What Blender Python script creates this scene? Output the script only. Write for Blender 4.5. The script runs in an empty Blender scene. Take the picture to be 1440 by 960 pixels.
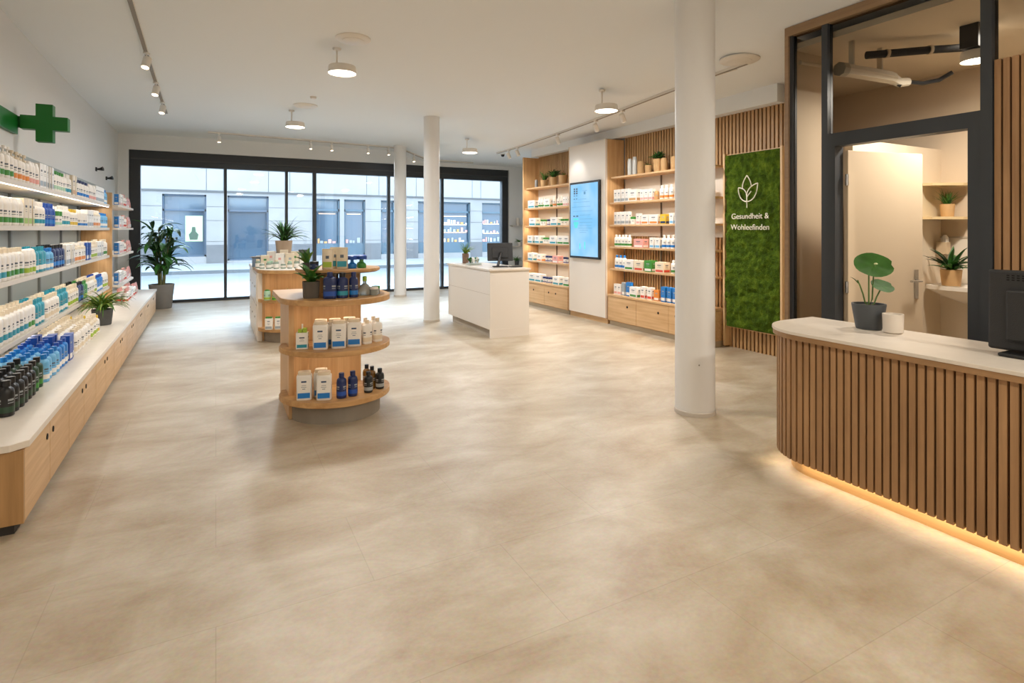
import bpy, math, random
from mathutils import Vector, Matrix, noise
random.seed(7)
PI = math.pi
sc = bpy.context.scene
col = sc.collection

# ------------------------------------------------------------------ camera, world, exposure
cam_d = bpy.data.cameras.new('camera'); cam = bpy.data.objects.new('camera', cam_d); col.objects.link(cam)
cam.location = (0, 0, 1.5); cam.rotation_euler = (PI/2, 0, -math.radians(27.8))
cam_d.sensor_width = 36; cam_d.lens = 790*36/1440
cam_d.shift_y = -(480-323)/1440; cam_d.clip_end = 300; cam_d.clip_start = .05
sc.camera = cam
sc.view_settings.view_transform = 'Standard'; sc.view_settings.look = 'None'
sc.view_settings.gamma = 1; sc.view_settings.use_curve_mapping = False
sc.view_settings.exposure = 0.24
sc.cycles.max_bounces = 8; sc.cycles.diffuse_bounces = 5; sc.cycles.glossy_bounces = 3
sc.cycles.transparent_max_bounces = 12; sc.cycles.caustics_reflective = False; sc.cycles.caustics_refractive = False
sc.cycles.sample_clamp_indirect = 4
w = bpy.data.worlds.new('world'); sc.world = w; w.use_nodes = True
bg = w.node_tree.nodes['Background']; bg.inputs[0].default_value = (.72, .85, 1.0, 1); bg.inputs[1].default_value = 5.4
LAMP = 45.0      # watts of a ceiling disc lamp
WARM = (1.0, .91, .79)
NEUT = (1.0, .975, .945)
STRIP = (1.0, .86, .68)

def area(name, loc, rot, sx, sy, power, color, parent=None, shape='RECTANGLE', spread=PI):
    l = bpy.data.lights.new(name, 'AREA'); l.shape = shape; l.size = sx
    if shape in ('RECTANGLE', 'ELLIPSE'): l.size_y = sy
    l.energy = power; l.color = color; l.spread = spread
    o = bpy.data.objects.new(name, l); col.objects.link(o); o.location = loc; o.rotation_euler = rot; o.parent = parent
    return o

# daylight falling from the sky over the street through the shop window
area('daylight', (2.7, 16.6, 6.2), (math.radians(-48), 0, 0), 9.5, 3.5, 4200, (.62, .82, 1.0))

# ------------------------------------------------------------------ materials
def lin(c):
    if isinstance(c, str):
        c = tuple(int(c[i:i+2], 16)/255 for i in (0, 2, 4))
    return tuple(x/12.92 if x <= .04045 else ((x+.055)/1.055)**2.4 for x in c[:3])
MATS = {}
def mat(name, c='ffffff', rough=.5, metal=0, emit=0, ec=None, spec=.5, alpha=None, trans=0, bump=0, bscale=80, var=0, vscale=6):
    if name in MATS: return MATS[name]
    m = bpy.data.materials.new(name); m.use_nodes = True; nt = m.node_tree
    b = nt.nodes['Principled BSDF']; cc = lin(c)
    b.inputs['Base Color'].default_value = (*cc, 1); b.inputs['Roughness'].default_value = rough
    b.inputs['Metallic'].default_value = metal; b.inputs['Specular IOR Level'].default_value = spec
    if trans: b.inputs['Transmission Weight'].default_value = trans
    if emit:
        b.inputs['Emission Color'].default_value = (*lin(ec or c), 1); b.inputs['Emission Strength'].default_value = emit
    tc = nt.nodes.new('ShaderNodeTexCoord')
    if var:
        n = nt.nodes.new('ShaderNodeTexNoise'); n.inputs['Scale'].default_value = vscale; n.inputs['Detail'].default_value = 6
        nt.links.new(tc.outputs['Object'], n.inputs['Vector'])
        r = nt.nodes.new('ShaderNodeValToRGB'); r.color_ramp.elements[0].position = .3; r.color_ramp.elements[1].position = .7
        r.color_ramp.elements[0].color = (*[x*(1-var) for x in cc], 1); r.color_ramp.elements[1].color = (*[min(1, x*(1+var)) for x in cc], 1)
        nt.links.new(n.outputs['Fac'], r.inputs['Fac']); nt.links.new(r.outputs['Color'], b.inputs['Base Color'])
    if bump:
        n2 = nt.nodes.new('ShaderNodeTexNoise'); n2.inputs['Scale'].default_value = bscale
        nt.links.new(tc.outputs['Object'], n2.inputs['Vector'])
        bp = nt.nodes.new('ShaderNodeBump'); bp.inputs['Strength'].default_value = bump; bp.inputs['Distance'].default_value = .01
        nt.links.new(n2.outputs['Fac'], bp.inputs['Height']); nt.links.new(bp.outputs['Normal'], b.inputs['Normal'])
    MATS[name] = m; return m

def wood(name, c1, c2, axis='Z', rough=.45, scale=1.0):
    m = bpy.data.materials.new(name); m.use_nodes = True; nt = m.node_tree; b = nt.nodes['Principled BSDF']
    tc = nt.nodes.new('ShaderNodeTexCoord'); mp = nt.nodes.new('ShaderNodeMapping')
    s = [26*scale]*3; s['XYZ'.index(axis)] = 1.3*scale
    mp.inputs['Scale'].default_value = s; nt.links.new(tc.outputs['Object'], mp.inputs['Vector'])
    n = nt.nodes.new('ShaderNodeTexNoise'); n.inputs['Scale'].default_value = 1; n.inputs['Detail'].default_value = 7; n.inputs['Roughness'].default_value = .6
    nt.links.new(mp.outputs[0], n.inputs['Vector'])
    n2 = nt.nodes.new('ShaderNodeTexNoise'); n2.inputs['Scale'].default_value = 2.2; nt.links.new(tc.outputs['Object'], n2.inputs['Vector'])
    mx = nt.nodes.new('ShaderNodeMath'); mx.operation = 'MULTIPLY_ADD'; mx.inputs[1].default_value = .35; nt.links.new(n2.outputs['Fac'], mx.inputs[0]); nt.links.new(n.outputs['Fac'], mx.inputs[2])
    r = nt.nodes.new('ShaderNodeValToRGB'); r.color_ramp.elements[0].position = .45; r.color_ramp.elements[1].position = .9
    r.color_ramp.elements[0].color = (*lin(c1), 1); r.color_ramp.elements[1].color = (*lin(c2), 1)
    nt.links.new(mx.outputs[0], r.inputs['Fac']); nt.links.new(r.outputs['Color'], b.inputs['Base Color'])
    b.inputs['Roughness'].default_value = rough
    MATS[name] = m; return m

def floor_mat():
    m = bpy.data.materials.new('vinyl_floor'); m.use_nodes = True; nt = m.node_tree; b = nt.nodes['Principled BSDF']
    tc = nt.nodes.new('ShaderNodeTexCoord')
    mp = nt.nodes.new('ShaderNodeMapping'); mp.inputs['Rotation'].default_value = (0, 0, .5); mp.inputs['Scale'].default_value = (1, 1.7, 1)
    nt.links.new(tc.outputs['Object'], mp.inputs['Vector'])
    a = nt.nodes.new('ShaderNodeTexNoise'); a.inputs['Scale'].default_value = 1.5; a.inputs['Detail'].default_value = 8; a.inputs['Roughness'].default_value = .66
    a.inputs['Distortion'].default_value = .4
    nt.links.new(mp.outputs[0], a.inputs['Vector'])
    r = nt.nodes.new('ShaderNodeValToRGB'); e = r.color_ramp.elements
    e[0].position = .32; e[0].color = (*lin('a48e72'), 1); e[1].position = .68; e[1].color = (*lin('cbc0af'), 1)
    x = e.new(.5); x.color = (*lin('b8a992'), 1)
    nt.links.new(a.outputs['Fac'], r.inputs['Fac'])
    f = nt.nodes.new('ShaderNodeTexNoise'); f.inputs['Scale'].default_value = 55; f.inputs['Detail'].default_value = 3
    nt.links.new(tc.outputs['Object'], f.inputs['Vector'])
    mx = nt.nodes.new('ShaderNodeMix'); mx.data_type = 'RGBA'; mx.blend_type = 'SOFT_LIGHT'; mx.inputs[0].default_value = .3
    nt.links.new(r.outputs['Color'], mx.inputs[6]); nt.links.new(f.outputs['Color'], mx.inputs[7])
    br = nt.nodes.new('ShaderNodeTexBrick'); br.offset = .5; br.inputs['Scale'].default_value = 1; br.inputs['Brick Width'].default_value = 1.2; br.inputs['Row Height'].default_value = .6
    br.inputs['Mortar Size'].default_value = .0022; br.inputs['Color1'].default_value = (1, 1, 1, 1); br.inputs['Color2'].default_value = (.955, .95, .94, 1); br.inputs['Mortar'].default_value = (.84, .82, .79, 1)
    nt.links.new(tc.outputs['Object'], br.inputs['Vector'])
    m2 = nt.nodes.new('ShaderNodeMix'); m2.data_type = 'RGBA'; m2.blend_type = 'MULTIPLY'; m2.inputs[0].default_value = 1
    nt.links.new(mx.outputs[2], m2.inputs[6]); nt.links.new(br.outputs['Color'], m2.inputs[7])
    nt.links.new(m2.outputs[2], b.inputs['Base Color'])
    rr = nt.nodes.new('ShaderNodeMapRange'); rr.inputs[3].default_value = .42; rr.inputs[4].default_value = .52
    nt.links.new(a.outputs['Fac'], rr.inputs[0]); nt.links.new(rr.outputs[0], b.inputs['Roughness'])
    b.inputs['Specular IOR Level'].default_value = .6
    b.inputs['Coat Weight'].default_value = .4; b.inputs['Coat Roughness'].default_value = .38
    return m

def glass_mat(name, tint=(.96, .98, .98), refl=1.0):
    m = bpy.data.materials.new(name); m.use_nodes = True; nt = m.node_tree
    for n in list(nt.nodes): nt.nodes.remove(n)
    o = nt.nodes.new('ShaderNodeOutputMaterial'); t = nt.nodes.new('ShaderNodeBsdfTransparent'); g = nt.nodes.new('ShaderNodeBsdfGlossy')
    t.inputs[0].default_value = (*tint, 1); g.inputs['Roughness'].default_value = .02; g.inputs[0].default_value = (refl, refl, refl, 1)
    f = nt.nodes.new('ShaderNodeFresnel'); f.inputs[0].default_value = 1.45; mx = nt.nodes.new('ShaderNodeMixShader')
    nt.links.new(f.outputs[0], mx.inputs[0]); nt.links.new(t.outputs[0], mx.inputs[1]); nt.links.new(g.outputs[0], mx.inputs[2]); nt.links.new(mx.outputs[0], o.inputs[0])
    MATS[name] = m; return m

wall_m = mat('wall_paint', 'e2e2e1', .85, bump=.05, bscale=120)
ceil_m = mat('ceiling_paint', 'e8ebed', .9)
beige_m = mat('beige_paint', 'cfbda5', .8)
warmwall_m = mat('bath_paint', 'e2d2ba', .75)
floor_m = floor_mat()
oak_z = wood('oak_upright', 'b98f5f', 'd6b182', 'Z'); oak_y = wood('oak_along', 'bd9668', 'd9b68a', 'Y'); oak_x = wood('oak_across', 'b98d5c', 'd8b080', 'X')
slat_m = wood('slat_oak', 'a07b52', 'c49d6e', 'Z', .5); slatdk_m = wood('counter_slat_oak', '906c49', 'b58c62', 'Z', .5)
slatback_m = mat('slat_backing', '44321f', .8)
frame_m = mat('dark_frame', '2e3033', .45); frame2_m = mat('slate_frame', '34383d', .45); timber_m = wood('timber_trim', '8a6f54', 'a08363', 'Y')
white_m = mat('white_laminate', 'e4dcd2', .4); top_m = mat('counter_top', 'dfd5c8', .35, var=.03, vscale=12); plinth_m = mat('plinth_grey', '8c8377', .6, var=.08)
white2_m = mat('white_metal', 'e6e1da', .4); black_m = mat('black_plastic', '1b1c1e', .4); blackrough_m = mat('black_plastic_matt', '29292a', .6, bump=.2, bscale=300)
hole_m = mat('hole_dark', '0d0b09', .9); pot_m = mat('grey_pot', '4c4c4b', .65, var=.08, vscale=20); potb_m = mat('beige_pot', 'b5a08b', .7, var=.06); soil_m = mat('soil', '35271c', .95, bump=.6, bscale=90)
terr_m = mat('tan_pot', 'c9a270', .7, var=.06); cream_m = mat('cream_ceramic', 'd9cfc3', .55); chrome_m = mat('chrome', 'c8c8c8', .18, 1.0)
glass_m = glass_mat('window_glass'); pane_m = glass_mat('partition_glass', (.95, .95, .94), .12)
leaf1 = mat('leaf_deep_green', '356b28', .45, var=.35, vscale=9); leaf2 = mat('leaf_fresh_green', '4f7d2c', .5, var=.35, vscale=14); leaf3 = mat('leaf_dark', '24401e', .5, var=.3, vscale=20)
leafy = mat('leaf_yellow_green', '7b9433', .5, var=.3, vscale=20)
stem_m = mat('stem', '6b6a3a', .6, var=.3, vscale=20); green_m = mat('sign_green', '0a6a1e', .4)
glow_m = mat('lamp_glow', 'fff1dc', .5, emit=9, ec='fff0dc'); glowroom_m = glow_m
spotglow_m = mat('spot_glow', 'fff1dc', .5, emit=4, ec='fff0dc'); strip_m = mat('strip_glow', 'ffd9a0', .5, emit=6, ec='ffd6a0')
stripw_m = mat('shelf_strip_glow', 'fff0d8', .5, emit=3, ec='fff0dc')
grey_panel = mat('grey_back_panel', 'a3aaa9', .6); shelfw_m = mat('shelf_white', 'd8cfc3', .45)

# ------------------------------------------------------------------ mesh builder
class MB:
    def __init__(s): s.v = []; s.f = []; s.m = []
    def add(s, vs, fs, mi=0, M=None):
        b = len(s.v)
        s.v += [tuple(M @ Vector(p)) if M else tuple(p) for p in vs]
        s.f += [tuple(i+b for i in f) for f in fs]; s.m += [mi]*len(fs) if isinstance(mi, int) else mi
        return s
    def box(s, x0, x1, y0, y1, z0, z1, mi=0, M=None):
        return s.add([(x0,y0,z0),(x1,y0,z0),(x1,y1,z0),(x0,y1,z0),(x0,y0,z1),(x1,y0,z1),(x1,y1,z1),(x0,y1,z1)],
                     [(0,3,2,1),(4,5,6,7),(0,1,5,4),(1,2,6,5),(2,3,7,6),(3,0,4,7)], mi, M)
    def prism(s, pts, z0, z1, mi=0, M=None):          # polygon in xy (counter-clockwise), extruded in z
        n = len(pts)
        return s.add([(x,y,z0) for x,y in pts]+[(x,y,z1) for x,y in pts],
                     [tuple(reversed(range(n))), tuple(range(n,2*n))]+[(i,(i+1)%n,n+(i+1)%n,n+i) for i in range(n)], mi, M)
    def lathe(s, prof, n=16, mi=0, M=None, sx=1, sy=1, sq=None):   # prof: (r,z) from bottom to top
        vs = []; fs = []
        for r, z in prof:
            for k in range(n):
                a = 2*PI*k/n; c, q = math.cos(a), math.sin(a)
                if sq:                                            # rounded-square section
                    d = (abs(c)**sq+abs(q)**sq)**(-1/sq); c, q = c*d, q*d
                vs.append((r*c*sx, r*q*sy, z))
        L = len(prof)
        for j in range(L-1):
            for k in range(n):
                fs.append((j*n+k, j*n+(k+1)%n, (j+1)*n+(k+1)%n, (j+1)*n+k))
        if prof[0][0] > 1e-5: fs.append(tuple(reversed(range(n))))
        if prof[-1][0] > 1e-5: fs.append(tuple((L-1)*n+k for k in range(n)))
        return s.add(vs, fs, mi, M)
    def tube(s, pts, r, n=8, mi=0, cap=True):
        pts = [Vector(p) for p in pts]; rs = r if isinstance(r, (list, tuple)) else [r]*len(pts); vs = []; fs = []
        for i, p in enumerate(pts):
            d = (pts[min(i+1, len(pts)-1)]-pts[max(i-1, 0)]).normalized()
            u = d.cross(Vector((0,0,1)) if abs(d.z) < .95 else Vector((1,0,0))).normalized(); v = d.cross(u)
            for k in range(n):
                a = 2*PI*k/n; vs.append(p+u*math.cos(a)*rs[i]+v*math.sin(a)*rs[i])
        for j in range(len(pts)-1):
            for k in range(n): fs.append((j*n+k, (j+1)*n+k, (j+1)*n+(k+1)%n, j*n+(k+1)%n))
        if cap: fs.append(tuple(range(n))); fs.append(tuple(reversed([(len(pts)-1)*n+k for k in range(n)])))
        return s.add(vs, fs, mi)
    def leaf(s, base, az, elev, L, W, droop=1.0, seg=6, mi=0, shape='blade', fold=.25):
        p = Vector(base); e = elev; vs = []; fs = []
        h = Vector((math.cos(az), math.sin(az), 0)); side = Vector((-math.sin(az), math.cos(az), 0))
        for i in range(seg+1):
            t = i/seg
            if shape == 'blade': wd = W*min(1, .35+t*3)*(1-t)**.6 if t < 1 else 0
            elif shape == 'broad': wd = W*math.sin(PI*min(1, t*.93+.07))**.75
            else: wd = W*math.sin(PI*(t*.9+.08))
            wd = max(wd, .0008)
            d = h*math.cos(e)+Vector((0,0,1))*math.sin(e); nrm = side.cross(d)
            vs += [p-side*wd/2+nrm*(-wd*fold), p+Vector((0,0,0)), p+side*wd/2+nrm*(-wd*fold)]
            p = p+d*(L/seg); e -= droop/seg
        for i in range(seg):
            a = i*3; fs += [(a, a+1, a+4, a+3), (a+1, a+2, a+5, a+4)]
        return s.add(vs, fs, mi)
    def build(s, name, mats, parent=None, loc=(0,0,0), rz=0, smooth=False, bevel=0, org=None):
        me = bpy.data.meshes.new(name)
        vs = s.v
        if org is not None: vs = [(x-org[0], y-org[1], z-org[2]) for x, y, z in vs]
        me.from_pydata(vs, [], s.f)
        if not isinstance(mats, (list, tuple)): mats = [mats]
        for m in mats: me.materials.append(m)
        me.polygons.foreach_set('material_index', s.m)
        if smooth:
            me.polygons.foreach_set('use_smooth', [True]*len(s.f)); me.set_sharp_from_angle(angle=math.radians(38))
        me.update()
        o = bpy.data.objects.new(name, me); col.objects.link(o); o.location = loc; o.rotation_euler = (0, 0, rz)
        if parent: o.parent = parent
        if bevel:
            b = o.modifiers.new('bevel', 'BEVEL'); b.width = bevel; b.segments = 2; b.limit_method = 'ANGLE'
        return o

def tag(o, label=None, cat=None, group=None, kind=None):
    if label: o['label'] = label
    if cat: o['category'] = cat
    if group: o['group'] = group
    if kind: o['kind'] = kind
    return o
def empty(name, loc=(0,0,0), rz=0, label=None, cat=None, group=None):
    o = bpy.data.objects.new(name, None); col.objects.link(o); o.location = loc; o.rotation_euler = (0, 0, rz)
    o.empty_display_size = .1
    return tag(o, label, cat, group)
def struct(o): o['kind'] = 'structure'; return o
def copy_tree(o, parent=None):
    c = o.copy(); col.objects.link(c)
    if parent: c.parent = parent
    for ch in list(o.children): copy_tree(ch, c)
    return c
def bx(name, m, x0, x1, y0, y1, z0, z1, parent=None, bevel=0, org=None):
    return MB().box(x0, x1, y0, y1, z0, z1).build(name, m, parent, bevel=bevel, org=org)
def ordn(n): return f"{n}{'th' if 10 <= n % 100 <= 20 else {1:'st',2:'nd',3:'rd'}.get(n%10,'th')}"

# ------------------------------------------------------------------ the room
def sm(t): t = max(0, min(1, t)); return t*t*(3-2*t)
def zc(x, y):                                   # ceiling height: rises a little to the left and to the window
    return 3.41-.06*sm((y-4)/4)+.06*sm((y-9.2)/4)-.22*sm((x-3.6)/1.0)
struct(bx('floor', floor_m, -2.2, 8.2, -3.2, 13.56, -.12, 0))
c = MB(); nx, ny = 80, 120; vs = []; fs = []
for j in range(ny+1):
    for i in range(nx+1):
        x = -2.2+10.4*i/nx; y = -3.2+16.8*j/ny; vs.append((x, y, zc(x, y)))
for j in range(ny):
    for i in range(nx):
        a = j*(nx+1)+i; fs.append((a, a+nx+1, a+nx+2, a+1))
top = len(vs); vs += [(x, y, 3.75) for x, y in ((-2.2,-3.2),(8.2,-3.2),(8.2,13.6),(-2.2,13.6))]; fs.append((top, top+1, top+2, top+3))
struct(c.add(vs, fs).build('ceiling', ceil_m, smooth=True))
LR = .0128
def LW(t, s, z=0): return (-.84+t*math.cos(LR)-math.sin(LR)*s, 3.6+t*math.sin(LR)*1+math.cos(LR)*s, z)
struct(MB().box(-.95, -.735, -6.9, 10.0, 0, 3.7).build('wall_left', wall_m, loc=(-.84, 3.6, 0), rz=LR))
struct(bx('wall_near', wall_m, -2.2, 8.2, -3.2, -3.0, 0, 3.7))
WY = 13.5
# window wall: beam above the glazing and the piers beside it
wb = MB().box(-2.2, 8.2, WY-.12, WY+.25, 3.10, 3.72).box(-2.2, -1.53, WY-.12, WY+.25, 0, 3.10).box(6.97, 8.2, WY-.12, WY+.25, 0, 3.10)
struct(wb.build('wall_window_side', wall_m))
# right wall: the recessed wall behind the shelving, and the niche towards the window
rw = MB().box(5.92, 6.1, 4.3, 10.02, 0, 3.6).box(7.42, 7.6, 10.0, 13.5, 0, 3.6).box(5.92, 7.6, 10.0, 10.1, 0, 3.6)
struct(rw.build('wall_right', wall_m))
struct(bx('trim_1', ceil_m, 5.72, 5.92, 4.3, 10.0, 2.98, 3.6))        # plain band above the slats
# near right: wall behind the counter staff area, outside the picture
struct(bx('wall_right_near', wall_m, 7.9, 8.1, -3.0, 4.9, 0, 3.6))

# window with its dark frame
wf = MB()
wf.box(-1.53, 6.97, WY-.06, WY+.10, 2.80, 3.10).box(-1.53, -1.34, WY-.06, WY+.10, 0, 2.80).box(6.80, 6.97, WY-.06, WY+.10, 0, 2.80)
wf.box(-1.34, 6.80, WY-.05, WY+.08, 0, .055)
for x, hw in ((.182, .028), (1.40, .028), (1.997, .038), (3.72, .03), (5.1, .03)): wf.box(x-hw, x+hw, WY-.05, WY+.07, .055, 2.80)
win = struct(wf.build('window_1', frame_m))
xs = [-1.34, .182, 1.40, 1.997, 3.72, 5.1, 6.80]
for a, b in zip(xs[:-1], xs[1:]): bx('glass_pane', glass_m, a+.02, b-.02, WY+.005, WY+.012, .05, 2.80, win)
MB().box(-1.5, 6.95, WY-.075, WY-.06, 2.92, 2.945).build('frame_rail', mat('frame_rail', '3c3b3a', .35), win)

# ------------------------------------------------------------------ pillars
def pillar(x, y, r, label):
    o = empty('round_pillar', (x, y, 0), 0, label, 'pillar', 'white round pillars')
    o['kind'] = 'structure'
    MB().lathe([(r, .012), (r, zc(x, y)+.02)], 40).build('shaft', mat('pillar_paint', 'e8e7e6', .6), o, smooth=True)
    MB().lathe([(r+.006, 0), (r+.006, .03), (r, .036)], 40).build('foot_ring', mat('pillar_foot', 'cfc7bd', .5), o, smooth=True)
    return o
pA = pillar(3.50, 3.40, .158, 'thick white round pillar standing nearest, beside the slatted reception counter')
mk = mat('pillar_mark', '8a8178', .6)
d = MB().lathe([(.006, 0), (.006, .004)], 10, M=Matrix.Translation((-.09, -.131, .42)) @ Matrix.Rotation(PI/2, 4, 'X')).build('screw_cap', mk, pA)
pillar(3.14, 8.79, .130, 'white round pillar standing beside the white cash desk')
pillar(3.70, 12.46, .137, 'white round pillar standing nearest the shop window')

# ------------------------------------------------------------------ products
PCOL = dict(white='ece8e2', cream='e0d2ba', teal='2c93a8', blue='1a76c4', royal='1d4da6', navy='1c2c5e', green='3f8a3a', lime='9cb83c', yellow='d9b83a', orange='df8b3e',
            pink='e2a49c', red='cf4b3a', sky='6fb2de', grey='9aa1a5', black='17181a', amber='6d4a12', dkgreen='22402c', mint='a9cdb4', purple='4e4a86', tan='c79a63')
def pm(c, rough=.35): return mat('product_'+c, PCOL[c], rough)
ink = mat('label_ink', '5a6470', .6)
def bands(sx, sy, r, z0, z1, band, n=16, sq=None, text=True, base=0):
    """printed label: white field with small marks and one coloured band, wrapped round the body"""
    e = .0012; H = z1-z0
    rows = [(0, .06, 0), (.06, .36, 1), (.36, .52, 0), (.52, .56, 2), (.56, .64, 0), (.64, .74, 2), (.74, 1, 0)]
    mb = MB(); vs = []; fs = []; mi = []
    zs = sorted({q for a, b, _ in rows for q in (a, b)})
    for z in zs:
        for k in range(n):
            a = 2*PI*k/n; c_, q = math.cos(a), math.sin(a)
            if sq: dd = (abs(c_)**sq+abs(q)**sq)**(-1/sq); c_, q = c_*dd, q*dd
            vs.append(((r+e)*c_*sx, (r+e)*q*sy, z0+H*z))
    for j in range(len(zs)-1):
        kind = rows[j][2]
        for k in range(n):
            fs.append((j*n+k, j*n+(k+1)%n, (j+1)*n+(k+1)%n, (j+1)*n+k))
            ang = k % (n//4)
            mi.append(1 if kind == 1 else (2 if kind == 2 and text and ang in (1, 2) else 0))
    return mb.add(vs, fs, mi)
def label_box(w_, d_, h, z0=0.0):
    mb = MB(); e = .0012
    for sx_, (a, b, fx) in enumerate(((w_, d_, 0), (d_, w_, 1))):
        for sgn in (-1, 1):
            def q(u0, u1, v0, v1, mi):
                dd = sgn*(b/2+e)
                P = [(u0*a, dd, v0*h+z0), (u1*a, dd, v0*h+z0), (u1*a, dd, v1*h+z0), (u0*a, dd, v1*h+z0)]
                if fx: P = [(p[1], -p[0], p[2]) for p in P]
                if sgn > 0: P.reverse()
                mb.add(P, [(0,1,2,3)], mi)
            q(-.42, .42, .08, .28, 1); q(-.22, .22, .66, .74, 2); q(-.14, .14, .57, .585, 2); q(-.2, .2, .50, .515, 2)
    return mb
PROTO = {}
CN = dict(dkgreen='dark green', royal='royal blue', sky='pale blue', navy='navy blue')
def proto(kind, body, cap, band, h=.2, r=.033, look=None):
    key = (kind, body, cap, band, h, r)
    if key in PROTO: return PROTO[key]
    H = h
    bm_, cm_, lm_ = pm(body), pm(cap), [pm('white' if body in ('white', 'cream') else body), pm(band), ink if body in ('white', 'cream', 'mint', 'sky', 'pink') else pm('grey')]
    if kind == 'lotion_bottle':
        o = MB().lathe([(r*.9, 0), (r, .004), (r, H*.68), (r*.92, H*.75), (r*.5, H*.82), (r*.5, H*.84)], 16).build(kind, bm_, smooth=True)
        MB().lathe([(r*.56, H*.83), (r*.56, H*.99), (r*.5, H)], 14).build('cap', cm_, o, smooth=True)
        bands(1, 1, r, H*.08, H*.64, band).build('label', lm_, o, smooth=True)
    elif kind == 'round_bottle':
        o = MB().lathe([(r*.92, 0), (r, .004), (r, H*.72), (r*.95, H*.80), (r*.8, H*.88)], 16).build(kind, bm_, smooth=True)
        MB().lathe([(r*.8, H*.87), (r*.78, H*.93), (r*.6, H*.98), (r*.2, H)], 14).build('cap', cm_, o, smooth=True)
        bands(1, 1, r, H*.06, H*.68, band).build('label', lm_, o, smooth=True)
    elif kind == 'pump_bottle':
        o = MB().lathe([(r*.92, 0), (r, .004), (r, H*.64), (r*.9, H*.70), (r*.42, H*.75)], 16).build(kind, bm_, smooth=True)
        m = MB().lathe([(r*.5, H*.745), (r*.5, H*.82), (r*.16, H*.83), (r*.16, H*.92)], 12).box(-r*.25, r*1.0, -r*.25, r*.25, H*.91, H*.97)
        m.lathe([(r*.42, H*.92), (r*.42, H)], 10); m.build('pump', cm_, o, smooth=True)
        bands(1, 1, r, H*.07, H*.6, band).build('label', lm_, o, smooth=True)
    elif kind == 'flask_bottle':
        o = MB().lathe([(.92, 0), (1, .004), (1, H*.7), (.9, H*.78), (.45, H*.84), (.45, H*.86)], 20, sx=r*1.15, sy=r*.8, sq=3.2).build(kind, bm_, smooth=True)
        MB().lathe([(r*.48, H*.85), (r*.48, H)], 12).build('cap', cm_, o, smooth=True)
        bands(r*1.15, r*.8, 1.0, H*.07, H*.66, band, 20, 3.2).build('label', lm_, o, smooth=True)
    elif kind == 'milk_carton_bottle':
        o = MB().lathe([(.95, 0), (1, .004), (1, H*.84), (.93, H*.88), (.8, H*.885), (.8, H*.90)], 20, sx=r, sy=r*.8, sq=6).build('square_bottle', bm_, smooth=True)
        MB().lathe([(.82, H*.89), (.84, H*.91), (.84, H*.985), (.78, H)], 20, sx=r, sy=r*.8, sq=5).build('lid', cm_, o, smooth=True)
        f = MB()
        def q(x0, x1, z0, z1, mi): f.add([(x0*r, -r*.8-.0015, z0*H), (x1*r, -r*.8-.0015, z0*H), (x1*r, -r*.8-.0015, z1*H), (x0*r, -r*.8-.0015, z1*H)], [(0,1,2,3)], mi)
        q(-.82, .82, .06, .82, 0); 
        for z_, a, b in ((.08, .8, .27),): f.add([(-a*r, -r*.8-.0022, z_*H), (a*r, -r*.8-.0022, z_*H), (a*r, -r*.8-.0022, b*H), (-a*r, -r*.8-.0022, b*H)], [(0,1,2,3)], 1)
        for z_, a, hh in ((.64, .34, .055), (.53, .3, .012), (.47, .36, .012), (.40, .2, .02)): f.add([(-a*r, -r*.8-.0022, z_*H), (a*r, -r*.8-.0022, z_*H), (a*r, -r*.8-.0022, (z_+hh)*H), (-a*r, -r*.8-.0022, (z_+hh)*H)], [(0,1,2,3)], 2)
        f.build('label', [pm('white'), pm(band), mat('label_navy_ink', '2f4a6b', .6)], o)
    elif kind == 'medicine_box':
        o = MB().box(-r, r, -r*.75, r*.75, 0, H).build(kind, bm_)
        label_box(2*r, 1.5*r, H).build('label', lm_, o)
    elif kind == 'wide_box':
        o = MB().box(-r, r, -.06, .06, 0, H).build('medicine_pack', bm_)
        label_box(2*r, .12, H).build('label', lm_, o)
    elif kind == 'cream_tub':
        o = MB().lathe([(r*.95, 0), (r, .004), (r, H*.7)], 16).build(kind, bm_, smooth=True)
        MB().lathe([(r*1.04, H*.69), (r*1.04, H*.98), (r*.98, H)], 16).build('lid', cm_, o, smooth=True)
        bands(1, 1, r, H*.08, H*.64, band).build('label', lm_, o, smooth=True)
    elif kind == 'refill_pouch':
        vs = []; fs = []; n = 8
        prof = [(0, .75), (.1, 1), (.5, .85), (.85, .35), (.93, .08), (1, .08)]
        for z, d_ in prof:
            for k in range(12):
                a = 2*PI*k/12; vs.append((math.copysign(abs(math.cos(a))**.5, math.cos(a))*r, math.sin(a)*r*.6*d_, z*H))
        L = len(prof)
        for j in range(L-1):
            for k in range(12): fs.append((j*12+k, j*12+(k+1)%12, (j+1)*12+(k+1)%12, (j+1)*12+k))
        fs += [tuple(reversed(range(12))), tuple((L-1)*12+k for k in range(12))]
        o = MB().add(vs, fs).build(kind, bm_, smooth=True)
        f = MB(); y = -r*.62
        f.add([(-r*.8, y*.98, .1*H), (r*.8, y*.98, .1*H), (r*.8, y*.9, .36*H), (-r*.8, y*.9, .36*H)], [(0,1,2,3)], 1)
        f.add([(-r*.3, y*.86, .52*H), (r*.3, y*.86, .52*H), (r*.3, y*.72, .66*H), (-r*.3, y*.72, .66*H)], [(0,1,2,3)], 2)
        f.build('label', lm_, o)
    else: raise ValueError(kind)
    NM = dict(milk_carton_bottle='square bottle', wide_box='medicine pack').get(kind, kind.replace('_', ' '))
    o['look'] = look or (f'{body} {NM} with {band} band' if band != body else f'{body} {NM}')
    o['short'] = f'{CN.get(band, band).replace(" ", "-")}-banded {CN.get(body, body)} {NM}' if band != body else f'{CN.get(body, body)} {NM}'
    PROTO[key] = o; o['used'] = 0
    return o
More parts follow.
